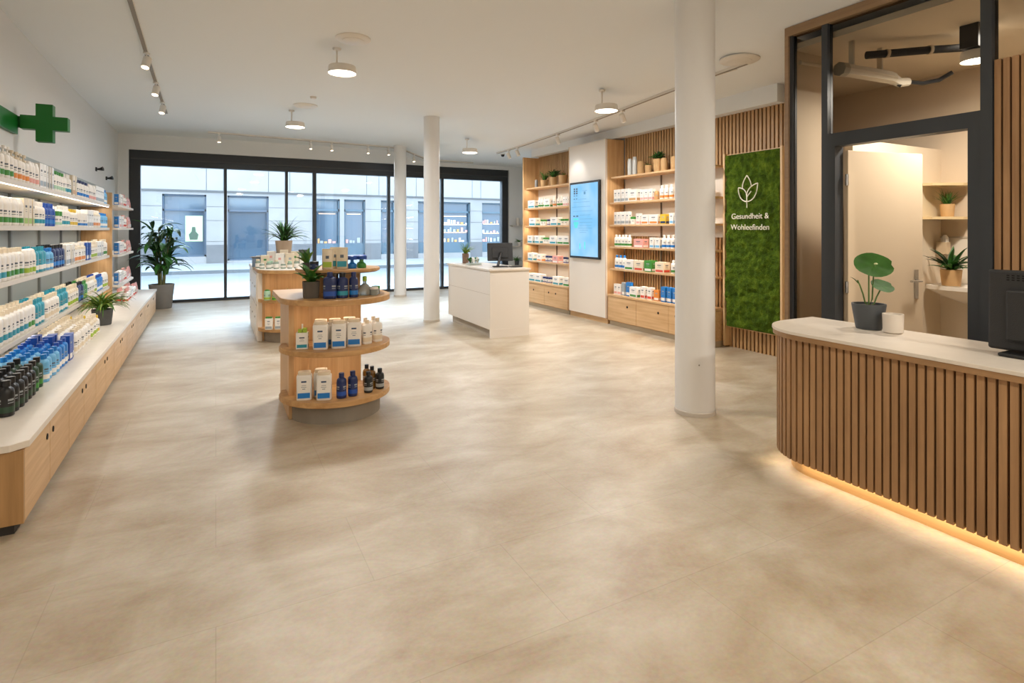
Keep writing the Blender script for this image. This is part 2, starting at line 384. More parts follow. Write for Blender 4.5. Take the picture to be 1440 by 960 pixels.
def place(p, loc, rz, label, group, cat=None):
    if p['used']: o = copy_tree(p)
    else: o = p; p['used'] = 1
    o.location = loc; o.rotation_euler = (0, 0, rz)
    kind = o.name.split('.')[0].replace('_', ' ')
    tag(o, label, cat or ('box' if 'box' in kind or 'pack' in kind else 'tub' if 'tub' in kind else 'pouch' if 'pouch' in kind else 'bottle'), group)
    return o
def look_of(p):
    t = p['look']
    for k, v in CN.items(): t = ' '.join(v if w_ == k else w_ for w_ in t.split())
    return t
# product variants: (kind, body, cap, band, height, radius)
V = dict(
 wg=('pump_bottle','white','white','green',.23,.037), wo=('pump_bottle','white','cream','orange',.22,.036), wb=('lotion_bottle','white','white','sky',.19,.032), wbd=('lotion_bottle','white','navy','blue',.19,.032),
 wr=('round_bottle','white','white','green',.20,.038), wl=('round_bottle','white','white','lime',.20,.038), wt=('lotion_bottle','white','white','teal',.20,.034), wt2=('flask_bottle','white','cream','teal',.22,.038),
 wgf=('flask_bottle','white','cream','green',.22,.038), bx1=('medicine_box','white','white','grey',.20,.042), bxl=('medicine_box','cream','white','lime',.21,.042), bxc=('medicine_box','cream','white','tan',.21,.045),
 glid=('lotion_bottle','white','green','mint',.19,.034), glid2=('cream_tub','white','green','mint',.14,.042), blc=('lotion_bottle','sky','blue','white',.19,.033), rb=('lotion_bottle','royal','royal','blue',.20,.034), tb=('flask_bottle','teal','teal','white',.21,.037),
 nb=('flask_bottle','navy','black','blue',.21,.036), rbb=('flask_bottle','blue','royal','white',.20,.037), wp=('round_bottle','white','white','pink',.19,.034), wy=('lotion_bottle','white','yellow','yellow',.18,.032), wtub=('cream_tub','white','white','blue',.15,.043),
 cr=('lotion_bottle','cream','cream','lime',.21,.034), cro=('flask_bottle','cream','white','orange',.21,.036), crp=('lotion_bottle','white','cream','cream',.21,.034), dk=('lotion_bottle','black','black','dkgreen',.20,.038), dg=('lotion_bottle','dkgreen','black','green',.20,.034),
 kb=('medicine_box','royal','white','white',.20,.04), pk=('medicine_box','white','white','pink',.17,.04), pkr=('pump_bottle','white','pink','red',.19,.035), pkl=('refill_pouch','pink','white','white',.18,.045), pkb=('medicine_box','pink','white','white',.14,.045), skb=('medicine_box','blue','white','white',.16,.035),
 gl=('flask_bottle','green','green','lime',.20,.036),
 # right wall
 rw1=('medicine_box','white','white','grey',.17,.036), rw2=('wide_box','white','white','tan',.15,.085), rw3=('lotion_bottle','white','white','orange',.17,.032), rw4=('medicine_box','white','white','pink',.14,.036), rw5=('wide_box','white','white','orange',.12,.08), rw6=('medicine_box','yellow','white','navy',.12,.05),
 rw7=('medicine_box','white','white','sky',.13,.042), rw8=('lotion_bottle','white','white','green',.16,.032), rw9=('wide_box','pink','white','white',.11,.09), rwa=('lotion_bottle','white','white','blue',.16,.032), rwb=('lotion_bottle','navy','navy','royal',.17,.036), rwc=('lotion_bottle','white','blue','blue',.18,.034),
 rwd=('wide_box','white','white','green',.13,.09), rwe=('wide_box','cream','white','red',.13,.085), rwf=('wide_box','green','white','white',.14,.07), rwg=('medicine_box','white','white','red',.15,.045), rwh=('medicine_box','blue','white','white',.18,.042), rwi=('wide_box','white','white','teal',.13,.11),
 rwj=('cream_tub','white','green','white',.10,.04), rwk=('cream_tub','white','navy','purple',.10,.042), rwl=('round_bottle','tan','tan','tan',.11,.035), rwm=('flask_bottle','white','blue','sky',.18,.034), rwn=('medicine_box','grey','white','white',.17,.035), rwo=('medicine_box','orange','white','white',.13,.045))

for k_ in [k for k in V if k.startswith('rw') and len(k) == 3]:
    v_ = V[k_]; V[k_] = v_[:4]+(v_[4]*1.17, v_[5]*1.04)
def fill(run, front, rows, zed, frame, rz, shelf_txt, group, depth=.09, face=PI/2, end_txt='near end', jit=1.0):
    """run: list of (variant, y_from, y_to); rows deep; frame(t, y, z) -> world"""
    cnt = [0]*rows
    for var, y0, y1 in run:
        p = proto(*V[var]); wdt = p.dimensions.x if False else None
        r = V[var][5]; wid = {'wide_box': 2*r, 'medicine_box': 2*r, 'flask_bottle': 2.3*r}.get(V[var][0], 2*r)
        pitch = max(wid+.008, .085 if jit else wid+.006)
        n = max(1, int((y1-y0)/pitch)); pitch = (y1-y0)/n
        for k in range(n):
            for rr in range(rows):
                if rr and V[var][0] == 'wide_box': continue
                cnt[rr] += 1
                y = y0+pitch*(k+.5)+random.uniform(-.004, .004)
                t = front-rr*depth*(1 if front < 1 else -1)+random.uniform(-.004, .004)
                rw_ = {1: '', 2: ('front row, ', 'back row, ')[rr] if rows == 2 else '', 3: ''}[rows] if rows < 3 else ('front row, ', 'middle row, ', 'back row, ')[rr]
                lb = f"{p['short']}, {rw_}{ordn(cnt[rr])} from {end_txt}, {shelf_txt}"
                place(p, frame(t, y, zed), rz+face+random.uniform(-.12, .12), lb, group)

# ------------------------------------------------------------------ left wall shelving
lroot = (-.84, 3.6, 0)
nun = 8; ul = 8.2/nun
for i in range(nun):
    o = empty('base_cabinet', LW(0, i*ul), LR, f'low oak base cabinet under the left shelving, {ordn(i+1)} from the near end', 'cabinet', 'base cabinets of the left wall')
    MB().box(-.70, -.022, .0, ul, .05, .415).build('carcass', oak_z, o)
    MB().box(-.66, -.04, .0, ul, .0, .05).build('plinth', mat('dark_plinth', '2b2622', .7), o)
    for k in range(2):
        dr = MB().box(-.02, 0, k*ul/2+.003, (k+1)*ul/2-.003, .052, .412).build('door', oak_y, o, bevel=.002)
        sy = ul/2-.07 if k == 0 else ul/2+.07
        MB().lathe([(.017, 0), (.017, .003)], 14, M=Matrix.Translation((0.0005, sy, .33)) @ Matrix.Rotation(PI/2, 4, 'Y')).build('finger_hole', hole_m, dr)
    if i == 0: MB().box(-.70, -.0, -.02, -.0, .05, .412).build('end_panel', wood('oak_end', '9c7649', 'b98f5f', 'Z'), o)
o = MB().prism([(-.71, -.04), (-.05, -.04), (.015, .015), (.015, 8.2), (-.71, 8.2)], .415, .45).build('worktop', top_m, loc=LW(0, 0), rz=LR, bevel=.003)
tag(o, 'long pale worktop lying on the low oak cabinets of the left wall', 'worktop')
SH = [(1.85, 1.2), (1.53, 1.2), (1.15, 1.2), (.72, 1.2)]
names_ = ['top shelf', 'second shelf', 'third shelf', 'fourth shelf']
o = MB().box(-.733, -.72, .3, 8.0, .45, 2.2).build('back_panel', grey_panel, loc=LW(0, 0), rz=LR)
tag(o, 'grey back panel behind the white shelves of the left wall', 'panel')
for x in range(6):
    o2 = MB().box(-.72, -.70, .8+x*.98, .84+x*.98, .45, 2.1).build('shelf_rail', mat('rail_grey', '8b8f8e', .5, .3), o)
for (z, _), nm in zip(SH, names_):
    o = MB().box(-.715, -.39, .35, 5.93, z-.035, z).build('wall_shelf', shelfw_m, loc=LW(0, 0), rz=LR, bevel=.003)
    tag(o, f'long white wall shelf on the left wall, the {nm} counted from the top', 'shelf', 'long shelves of the left wall')
    if z > 1.8: MB().box(-.408, -.396, .4, 5.9, z-.040, z-.035).build('light_strip', stripw_m, o)
    area('strip_light', (-.47, 3.2, z-.042), (0, 0, 0), .03, 5.4, 6 if z > 1 else 4, WARM, o)
    # short shelf beyond the upright
    o = MB().prism([(-.715, 5.98), (-.30, 5.98), (-.27, 6.1), (-.27, 7.55), (-.34, 7.8), (-.715, 7.8)], z-.03, z).build('short_wall_shelf', shelfw_m, loc=LW(0, 0), rz=LR, bevel=.003)
    tag(o, f'short white shelf beyond the oak upright, {nm} counted from the top', 'shelf', 'short shelves beyond the oak upright')
    area('strip_light', (-.42, 6.9, z-.036), (0, 0, 0), .03, 1.5, 1.5, WARM, o)
o = MB().box(-.715, -.365, 5.94, 5.975, .45, 2.02).build('upright_panel', oak_z, loc=LW(0, 0), rz=LR)
tag(o, 'tall narrow oak upright dividing the left wall shelving', 'panel')
Y0 = 3.6
def lf(t, y, z): return LW(t, y-Y0, z)
G = 'products on the left wall '
fill([('wg',4.62,5.2),('wo',5.2,5.62),('wp',5.62,5.9),('bx1',5.9,6.4),('glid',6.42,6.85),('wt',6.85,7.15),('bxc',7.17,7.45),('wbd',7.47,8.15),('wp',8.15,8.6),('bx1',8.6,9.2),('blc',9.2,9.48)], -.44, 1, 1.851, lf, LR, 'left wall top shelf', G+'top shelf')
fill([('wr',4.62,5.42),('bxl',5.44,5.78),('wt',5.8,6.1),('rb',6.1,6.45),('glid2',6.45,6.7),('wt',6.7,7.1),('wy',7.1,7.5),('wtub',7.5,7.95),('bx1',7.95,8.4),('cro',8.4,8.95),('blc',8.95,9.48)], -.44, 2, 1.531, lf, LR, 'left wall second shelf', G+'second shelf')
fill([('wt2',4.62,5.05),('wgf',5.05,5.5),('wl',5.5,5.8),('tb',5.8,6.15),('blc',6.15,6.4),('nb',6.4,6.85),('bx1',6.87,7.3),('cro',7.3,7.95),('kb',7.97,8.25),('cr',8.25,8.7),('bx1',8.7,9.1),('wgf',9.1,9.48)], -.44, 2, 1.151, lf, LR, 'left wall third shelf', G+'third shelf')
fill([('wb',4.5,4.9),('wt2',4.9,5.6),('wgf',5.6,5.8),('tb',5.8,6.1),('crp',6.1,6.6),('tb',6.6,7.0),('cr',7.0,7.5),('nb',7.5,7.8),('gl',7.8,8.05),('crp',8.05,8.45),('cr',8.45,8.65),('rbb',8.65,9.15),('wl',9.15,9.48)], -.44, 2, .721, lf, LR, 'left wall fourth shelf', G+'fourth shelf')
fill([('dk',4.1,4.62),('dg',4.62,4.86),('blc',4.9,5.3),('rbb',5.3,5.6),('kb',5.62,5.84),('crp',5.88,6.35),('crp',6.35,6.6),('cr',6.6,7.0),('wy',7.0,7.12)], -.20, 3, .451, lf, LR, 'left wall worktop', G+'worktop', depth=.105)
# pink goods on the short shelves
for (z, _), nm in zip(SH, names_):
    fill([('skb',9.72,9.81),('pk',9.82,10.3),('pkr',10.3,10.6),('pkb',10.62,10.9),('pkl',10.92,11.3)], -.34, 1, z+.001, lf, LR, f'short left {nm}', f'products on the short left {nm}')
fill([('pkr',9.75,10.2),('pk',10.2,10.6),('pkr',10.6,10.9),('pkl',10.95,11.25)], -.24, 2, .451, lf, LR, 'worktop below short left shelves', 'products on the worktop below the short shelves')

# ------------------------------------------------------------------ plants
def pot_mb(r0, r1, h, n=28, sq=None):
    return MB().lathe([(r0*.96, 0), (r0, .008), (r1, h-.01), (r1, h), (r1*.9, h), (r1*.88, h-.025), (0.0001, h-.026)], n, sq=sq)
def soil(o, r, z): MB().lathe([(r, z-.012), (r*.7, z), (.0001, z+.004)], 18).build('soil', soil_m, o, smooth=True)
def tuft(loc, label, potmat, pr, ph, n, L, W, lm, cat='potted plant', group=None, droop=(1.2, 2.4), elev=(.7, 1.5), name='potted_plant', seed=1, shape='blade', sq=None, taper=.85):
    rnd = random.Random(seed); o = empty(name, loc, 0, label, cat, group)
    pot_mb(pr*taper, pr, ph, sq=sq).build('pot', potmat, o, smooth=True); soil(o, pr*.87, ph-.015)
    m = MB()
    for k in range(n):
        az = rnd.uniform(0, 2*PI); e = rnd.uniform(*elev)
        m.leaf((rnd.uniform(-.3, .3)*pr, rnd.uniform(-.3, .3)*pr, ph-.02), az, e, L*rnd.uniform(.7, 1.1), W*rnd.uniform(.8, 1.2), rnd.uniform(*droop), 7, k % 2, shape)
    m.build('foliage', lm, o, smooth=True)
    return o
# counter plant on the left worktop
p_ = LW(-.22, 4.02)
tuft((p_[0], p_[1], .451), 'bushy grassy plant in a grey pot on the left wall worktop', pot_m, .10, .17, 110, .36, .03, [leaf2, leafy], seed=3)
# big plant by the window
o = empty('floor_plant', (-.92, 12.66, 0), 0, 'tall broad-leaved plant in a grey pot on the floor by the window', 'potted plant')
pot_mb(.17, .215, .46, 36).build('pot', mat('floor_pot', '827e7a', .7, var=.06), o, smooth=True); soil(o, .19, .44)
rnd = random.Random(5); m = MB(); st = MB()
for k in range(7):
    a = 2*PI*k/7; hx, hy = .07*math.cos(a), .07*math.sin(a); hh = rnd.uniform(.75, 1.15)
    tx, ty = hx*2.2, hy*2.2
    st.tube([(hx*.6, hy*.6, .42), (hx, hy, .42+hh*.5), (tx, ty, .42+hh)], [.018, .014, .009], 8)
    for j in range(12):
        t = .22+.78*j/11; az = rnd.uniform(0, 2*PI)
        bx_, by_, bz = hx+(tx-hx)*t, hy+(ty-hy)*t, .42+hh*t
        m.leaf((bx_, by_, bz), az, rnd.uniform(.5, 1.35), rnd.uniform(.36, .56), rnd.uniform(.08, .12), rnd.uniform(1.0, 2.2), 8, (k+j) % 2, 'broad', .18)
st.build('stems', stem_m, o, smooth=True); m.build('foliage', [leaf1, leaf3], o, smooth=True)

# ------------------------------------------------------------------ green cross sign and bar
o = empty('pharmacy_cross', (-1.387, 6.58, 2.476), 0, 'green pharmacy cross sign projecting from the left wall', 'sign')
a, b = .062, .172
pts = [(-a,-b),(a,-b),(a,-a),(b,-a),(b,a),(a,a),(a,b),(-a,b),(-a,a),(-b,a),(-b,-a),(-a,-a)]
MB().prism(pts, -.05, .05, M=Matrix.Rotation(PI/2, 4, 'X')).build('cross_body', green_m, o, bevel=.003)
MB().box(-.20, -.16, -.02, .02, -.05, .05).build('wall_bracket', green_m, o)
o = MB().box(-.735, -.70, .6, 2.97, 2.36, 2.53).build('sign_band', green_m, loc=LW(0, 0), rz=LR, bevel=.003)
tag(o, 'long flat green band on the left wall leading to the cross', 'sign')
for i, (s, z) in enumerate(((7.25, 2.45), (8.27, 2.39))):
    q = LW(-.735, s, z)
    o = empty('wall_spotlight', q, LR, f'small dark wall spotlight on the left wall, {["farther from", "nearer to"][i]} the window', 'lamp', 'small wall spotlights')
    MB().box(0, .02, -.03, .03, -.03, .03).build('mount', black_m, o)
    MB().tube([(.01, 0, 0), (.06, -.02, -.0), (.1, -.03, .01)], [.012, .02, .035], 10).build('lamp_head', black_m, o, smooth=True)

# ------------------------------------------------------------------ ceiling lamps, tracks
lampbody_m = mat('lamp_body', 'e2dcd3', .5)
def disc_lamp(x, y, label, z=None, drop=.26, power=LAMP, r=.14, col_=NEUT, group='round ceiling lamps'):
    zt = zc(x, y) if z is None else z; zb = zt-drop
    o = empty('ceiling_lamp', (x, y, zb), 0, label, 'ceiling lamp', group)
    MB().lathe([(r*.97, .008), (r, .0), (r, .055), (r*.96, .075), (.02, .082)], 36).build('lamp_housing', lampbody_m, o, smooth=True)
    MB().lathe([(.0001, .004), (r*.955, .0035)], 36).build('diffuser', glow_m, o)
    MB().tube([(-.05, .02, .075), (-.05, .02, drop-.01)], .009, 10).build('stem', lampbody_m, o, smooth=True)
    MB().lathe([(.035, drop-.022), (.045, drop)], 20, M=Matrix.Translation((-.05, .02, 0))).build('ceiling_rose', lampbody_m, o, smooth=True)
    area('lamp_light', (0, 0, -.006), (0, 0, 0), r*1.8, r*1.8, power, col_, o, 'DISK')
    return o
disc_lamp(1.16, 5.98, 'round white ceiling lamp glowing over the front display stand, nearest the camera', power=LAMP*1.05)
disc_lamp(1.09, 9.28, 'round white ceiling lamp glowing above the rear display stand', col_=(.93, .97, 1.0))
disc_lamp(4.27, 5.60, 'round white ceiling lamp glowing just left of the thick near pillar')
disc_lamp(4.22, 9.70, 'small far round ceiling lamp glowing above the white cash desk', col_=(.97, .98, 1.0))
for i, (x, y) in enumerate(((.95, 1.6), (2.9, .9), (.95, -1.6), (3.6, -1.6))):
    disc_lamp(x, y, f'round white ceiling lamp behind the camera, {ordn(i+1)} outward', power=LAMP*(.3, .03, 1.1, 1.9)[i], col_=(1, .92, .80))

trk_m = mat('track_white', 'dcd6cd', .5); trkd_m = mat('track_slot', '8a8176', .6)
def spot(x, y, z, az, label, group, body=None, power=5, size=.03, light=True, tilt=.5, bc=NEUT):
    o = empty('track_spotlight', (x, y, z), az, label, 'spotlight', group)
    MB().box(-.018, .018, -.03, .03, -.02, 0).build('track_adapter', body or white2_m, o)
    MB().tube([(0, 0, -.015), (0, 0, -.06)], .007, 8).build('swivel', body or white2_m, o, smooth=True)
    M_ = Matrix.Translation((0, 0, -.105)) @ Matrix.Rotation(tilt, 4, 'X')
    h = MB().lathe([(size, -.06), (size*1.02, .0), (size, .055), (size*.6, .06)], 18, M=M_).build('lamp_head', body or white2_m, o, smooth=True)
    MB().lathe([(.0001, -.0615), (size*.86, -.0615)], 16, M=M_).build('bulb', spotglow_m, h)
    if light:
        l = bpy.data.lights.new('spot_beam', 'SPOT'); l.energy = power; l.color = bc; l.spot_size = 1.9 if bc != NEUT else 1.2; l.spot_blend = .8; l.shadow_soft_size = .02
        lo = bpy.data.objects.new('spot_beam', l); col.objects.link(lo); lo.parent = o; lo.matrix_local = M_ @ Matrix.Translation((0, 0, -.07))
    return o
def track(p0, p1, label, n=40):
    m = MB(); prev = None
    d = (Vector(p1)-Vector(p0)); L = d.length; d.normalize(); s = Vector((-d.y, d.x))*.018
    vs = []; fs = []
    for i in range(n+1):
        x, y = (Vector(p0)+d*L*i/n); z = zc(x, y)+.004
        vs += [(x-s.x, y-s.y, z), (x+s.x, y+s.y, z), (x+s.x, y+s.y, z-.034), (x-s.x, y-s.y, z-.034)]
    mi = []
    for i in range(n):
        a = 4*i
        for k in range(4): fs.append((a+k, a+(k+1)%4, a+4+(k+1)%4, a+4+k)); mi.append(1 if k == 2 else 0)
    fs += [(0,3,2,1), (4*n, 4*n+1, 4*n+2, 4*n+3)]; mi += [0, 0]
    org = (p0[0], p0[1], zc(*p0)); 
    o = MB().add(vs, fs, mi).build('lighting_track', [trk_m, trkd_m], loc=org, org=org)
    return tag(o, label, 'lighting track', 'white lighting tracks')
track((-.57, 2.2), (-.69, 10.4), 'white lighting track on the ceiling along the left wall')
track((-.136, 12.35), (5.7, 12.9), 'white lighting track on the ceiling along the shop window')
track((5.31, 10.75), (4.72, 3.9), 'white lighting track on the ceiling along the right wall')
for i, (x, y) in enumerate(((-.634, 6.90), (-.654, 8.19), (-.672, 9.42))):
    spot(x, y, zc(x, y)-.028, -.5, f'white spotlight on the left ceiling track, {["nearest the camera", "middle one", "nearest the window"][i]}', 'spotlights on the left track', size=.038, tilt=-.35, power=10)
for i, x in enumerate((.056, 1.78, 2.22, 3.02, 3.5, 4.12)):
    y = 12.35+(x+.136)*.0947
    spot(x, y, zc(x, y)-.028, .1, f'small white spotlight on the window track, {ordn(i+1)} from the left', 'spotlights on the window track', size=.03, power=34, tilt=-.12, bc=(.88, .94, 1.0))
for i, (x, y) in enumerate(((5.25, 10.1), (5.21, 9.65), (5.07, 7.97), (4.965, 6.76), (4.905, 6.07))):
    spot(x, y, zc(x, y)-.028, -1.4, f'white spotlight on the right ceiling track, {ordn(i+1)} from the window', 'spotlights on the right track', size=.036, tilt=.5, power=12)
o = empty('security_camera', (5.52, 10.9, zc(5.52, 10.9)), 0, 'small dark camera dome on the ceiling beside the right track end', 'camera')
MB().lathe([(.05, -.02), (.05, 0)], 18).build('mount_plate', white2_m, o, smooth=True); MB().lathe([(.0001, -.07), (.03, -.06), (.042, -.02)], 18).build('dome', black_m, o, smooth=True)
def vent(x, y, r, label):
    o = empty('ceiling_vent', (x, y, zc(x, y)), 0, label, 'ceiling vent', 'round ceiling vents')
    MB().lathe([(r*.9, -.02), (r, -.008), (r, .004)], 36).build('vent_plate', lampbody_m, o, smooth=True)
    MB().lathe([(r*.5, -.03), (r*.6, -.024), (r*.62, -.018)], 30).build('vent_cone', lampbody_m, o, smooth=True)
vent(1.20, 5.64, .17, 'round white ceiling vent beside the nearest ceiling lamp')
vent(1.18, 8.82, .17, 'round white ceiling vent in front of the second ceiling lamp')
vent(4.6, 3.88, .19, 'round white ceiling vent to the right of the thick pillar')
o = MB().lathe([(.035, -.03), (.045, 0)], 18).build('smoke_detector', lampbody_m, loc=(1.2, 8.2, zc(1.2, 8.2)), smooth=True); tag(o, 'small white smoke detector on the ceiling by the second lamp', 'smoke detector')
o = MB().tube([(0, 0, 0), (0, -.5, 0)], .008).build('ceiling_cable_cover', trk_m, loc=(4.82, 4.6, 3.18)); tag(o, 'thin white cable cover on the ceiling right of the thick pillar', 'cable cover')

# ------------------------------------------------------------------ right wall: slats, shelving, screen column
def slats(name, X, y0, y1, z0, z1, pitch, wd, dp, m, label, back=True):
    o = empty(name, (X, (y0+y1)/2, z0), 0, label, 'slat panel')
    if back: MB().box(0, .02, y0, y1, z0, z1).build('backing_board', slatback_m, o, org=(0, (y0+y1)/2, z0))
    mb = MB(); n = int((y1-y0)/pitch)
    for k in range(n):
        y = y0+(k+.5)*(y1-y0)/n; mb.box(-dp, 0, y-wd/2, y+wd/2, z0, z1)
    mb.build('slats', m, o, org=(0, (y0+y1)/2, z0))
    return o
slats('slat_wall_panel', 5.89, 5.17, 7.20, .46, 2.98, .055, .034, .03, slat_m, 'tall oak slat panel on the right wall behind the wider shelving')
slats('slat_wall_panel', 5.89, 8.30, 9.95, .46, 2.98, .055, .034, .03, slat_m, 'tall oak slat panel behind the shelving left of the screen')
slats('slat_wall_panel', 5.89, 4.16, 5.17, .0, 2.98, .055, .034, .03, slat_m, 'tall oak slat panel surrounding the green moss picture')
# screen column
o = empty('media_column', (5.7, 7.75, 0), 0, 'tall white column cabinet carrying the blue screen', 'column')
MB().box(5.52, 5.86, 7.215, 8.285, .09, 2.95).build('column_body', oak_z, o, org=(5.7, 7.75, 0))
MB().box(5.50, 5.52, 7.215, 8.285, .09, 2.95).build('front_panel', white_m, o, org=(5.7, 7.75, 0))
MB().box(5.53, 5.86, 7.22, 8.28, 0, .09).build('plinth', oak_y, o, org=(5.7, 7.75, 0))
for nm_ in (7.215, 8.272): MB().box(5.497, 5.50, nm_, nm_+.013, .09, 2.95).build('edge_strip', oak_z, o, org=(5.7, 7.75, 0))
# screen
scr = empty('digital_screen', (5.49, 7.765, 1.02), 0, 'tall blue digital screen in a black frame on the white column', 'screen')
org = (5.49, 7.765, 1.02)
MB().box(5.455, 5.495, 7.34, 8.19, 1.02, 2.31).build('bezel', black_m, scr, org=org, bevel=.003)
def screen_mat():
    m = bpy.data.materials.new('screen_blue'); m.use_nodes = True; nt = m.node_tree; b = nt.nodes['Principled BSDF']
    tc = nt.nodes.new('ShaderNodeTexCoord'); n = nt.nodes.new('ShaderNodeTexNoise'); n.inputs['Scale'].default_value = 2.2; nt.links.new(tc.outputs['Object'], n.inputs['Vector'])
    r = nt.nodes.new('ShaderNodeValToRGB'); r.color_ramp.elements[0].position = .35; r.color_ramp.elements[1].position = .65
    r.color_ramp.elements[0].color = (*lin('7cc0ee'), 1); r.color_ramp.elements[1].color = (*lin('a9d4fb'), 1)
    nt.links.new(n.outputs['Fac'], r.inputs['Fac']); nt.links.new(r.outputs['Color'], b.inputs['Emission Color']); b.inputs['Emission Strength'].default_value = .92
    b.inputs['Base Color'].default_value = (.02, .03, .04, 1); b.inputs['Roughness'].default_value = .25
    return m
MB().box(5.4515, 5.455, 7.375, 8.155, 1.055, 2.275).build('display', screen_mat(), scr, org=org)
sd = mat('screen_print', '3f6f92', .5, emit=.5, ec='5a8fb4'); sd2 = mat('screen_print_dark', '2f4458', .5, emit=.25, ec='40607c'); sd3 = mat('screen_print_teal', '49b8bd', .5, emit=.6, ec='57c3c6')
pr = MB()
def sq_(u0, u1, v0, v1, mi):       # u: from left edge (0) to right (1) seen from the shop, v: from top
    ya, yb = 8.155-u0*.78, 8.155-u1*.78; za, zb = 2.275-v0*1.22, 2.275-v1*1.22
    pr.add([(5.4505, ya, zb), (5.4505, yb, zb), (5.4505, yb, za), (5.4505, ya, za)], [(0,1,2,3)], mi)
for i in range(2):
    for j in range(3): sq_(.12+.09*i, .18+.09*i, .055+.03*j, .078+.03*j, 1)
    for j in range(2): sq_(.12+.09*i, .17+.09*i, .155+.045*j, .165+.045*j, 1)
sq_(.45, .62, .095, .10, 0); sq_(.5, .57, .11, .15, 0)
for v, a, b in ((.21,.3,.6),(.25,.1,.72),(.315,.05,.75),(.375,.1,.82),(.43,.35,.75),(.485,.35,.82),(.53,.35,.82),(.575,.35,.78),(.61,.3,.8),(.64,.35,.66),(.67,.35,.6)): sq_(a, b, v, v+.004, 0)
sq_(.1, .18, .438, .452, 1); sq_(.22, .3, .438, .452, 1); sq_(.1, .3, .475, .5, 2); sq_(.12, .3, .525, .57, 2); sq_(.15, .27, .57, .61, 2)
for k in range(5): sq_(.25+.09*k, .29+.09*k, .8+.02*(k % 3), .9, 2) if k % 2 else None
pr.build('display_graphics', [sd, sd2, sd3], scr, org=org)

RS = [1.93, 1.58, 1.235, .89]
def wall_unit(y0, y1, txt, white_to):
    yc = (y0+y1)/2; O = (5.7, yc, 0)
    o = empty('wall_shelving_unit', O, 0, f'oak wall shelving unit {txt}', 'shelving unit', 'oak shelving units on the right wall')
    if y1 > 9: MB().box(5.5, 5.86, y1-.04, y1, 0, 2.96).build('side_panel', oak_z, o, org=O)
    else: MB().box(5.82, 5.86, y0, y0+.03, 0, 2.34).build('side_panel', oak_z, o, org=O)
    MB().box(5.52, 5.86, y0+.03, y1-.04, .07, .45).build('carcass', oak_y, o, org=O)
    MB().box(5.54, 5.86, y0+.03, y1-.04, 0, .07).build('plinth', mat('oak_plinth', 'b3a48d', .6), o, org=O)
    n = 3 if y1-y0 > 2 else 2; wd = (y1-y0-.07)/n
    for k in range(n):
        a = y0+.03+k*wd
        dr = MB().box(5.50, 5.52, a+.003, a+wd-.003, .08, .45).build('drawer', oak_y, o, org=O, bevel=.002)
        for yy in ((a+wd*.3,) if n == 3 else (a+wd*.5,)) + ((a+wd*.8,) if k == 0 else ()):
            MB().lathe([(.018, 0), (.018, .003)], 14, M=Matrix.Translation((5.4975-5.7, yy-yc, .33)) @ Matrix.Rotation(PI/2, 4, 'Y')).build('finger_hole', hole_m, dr)
    MB().box(5.49, 5.86, y0+.02, y1-.03, .455, .485).build('bench_top', oak_y, o, org=O, bevel=.002)
    for z in RS+[2.335]:
        MB().box(5.53 if z < 2.3 else 5.56, 5.86, y0+.03, y1-.04, z-.025, z).build('shelf', oak_y, o, org=O, bevel=.002)
        area('shelf_light', (5.60-5.7, 0, z-.035), (0, .25, 0), .03, y1-y0-.15, 4.2 if z < 2.3 else 3, STRIP, o)
    # pale back boards behind the upper rows, and the upright rail
    MB().box(5.845, 5.858, y0+.03, y1-.04, white_to, 2.31).build('back_board', mat('pale_back', 'd5cdc2', .7), o, org=O)
    for f in ((.42, .8) if n == 3 else (.45,)): MB().box(5.83, 5.845, y1-f*(y1-y0)-.012, y1-f*(y1-y0)+.012, .485, 2.31).build('upright_rail', mat('rail_bronze', '6f6253', .5, .3), o, org=O)
    return o
wall_unit(5.12, 7.21, 'between the white screen column and the moss picture', 1.4)
wall_unit(8.29, 9.97, 'left of the white screen column', .5)
def rf(t, y, z): return (t, y, z)
TX = 'wide right unit'
def runs(*a): return list(a)
E_ = 'near end'
def rfill(run, z, nm, unit, g):
    # from the far side towards the camera, so list runs in growing y
    fill([(v, a, b) for v, a, b in run], 5.60, 1, z, rf, 0, f'{nm}, {unit}', g, face=-PI/2, end_txt='near end', jit=0)
names_r = ['top product shelf', 'second shelf', 'third shelf', 'fourth shelf', 'bench top']
B = [
 [('rwl',5.17,5.25),('rw1',5.27,5.6),('rw8',5.62,5.8),('rw3',5.82,6.1),('rwl',6.12,6.2),('rw4',6.22,6.5),('rw2',6.52,6.74),('rw1',6.75,7.12)],
 [('rw1',5.17,5.33),('rw7',5.35,5.9),('rw6',5.93,6.06),('rw5',6.08,6.45),('rw4',6.48,6.62),('rwj',6.63,6.72),('rw1',6.74,7.12)],
 [('rwb',5.17,5.35),('rwb',5.6,5.78),('rwa',5.8,6.05),('rw7',6.06,6.3),('rw9',6.31,6.7),('rw8',6.72,7.12)],
 [('rw4',5.17,5.3),('rw8',5.7,5.88),('rwe',5.9,6.2),('rwf',6.21,6.38),('rwe',6.39,6.62),('rwd',6.62,6.82),('rwc',6.83,7.12)],
 [('rwd',5.17,5.36),('rwh',5.6,6.06),('rwo',6.08,6.2),('rwg',6.21,6.5),('rwd',6.52,6.7),('rwh',6.71,6.83),('rwn',6.84,6.93),('rw4',6.94,7.12)]]
for run, z, nm in zip(B, RS+[.485], names_r): rfill(run, z+.001, nm, 'shelving right of screen', 'products right of the screen, '+nm)
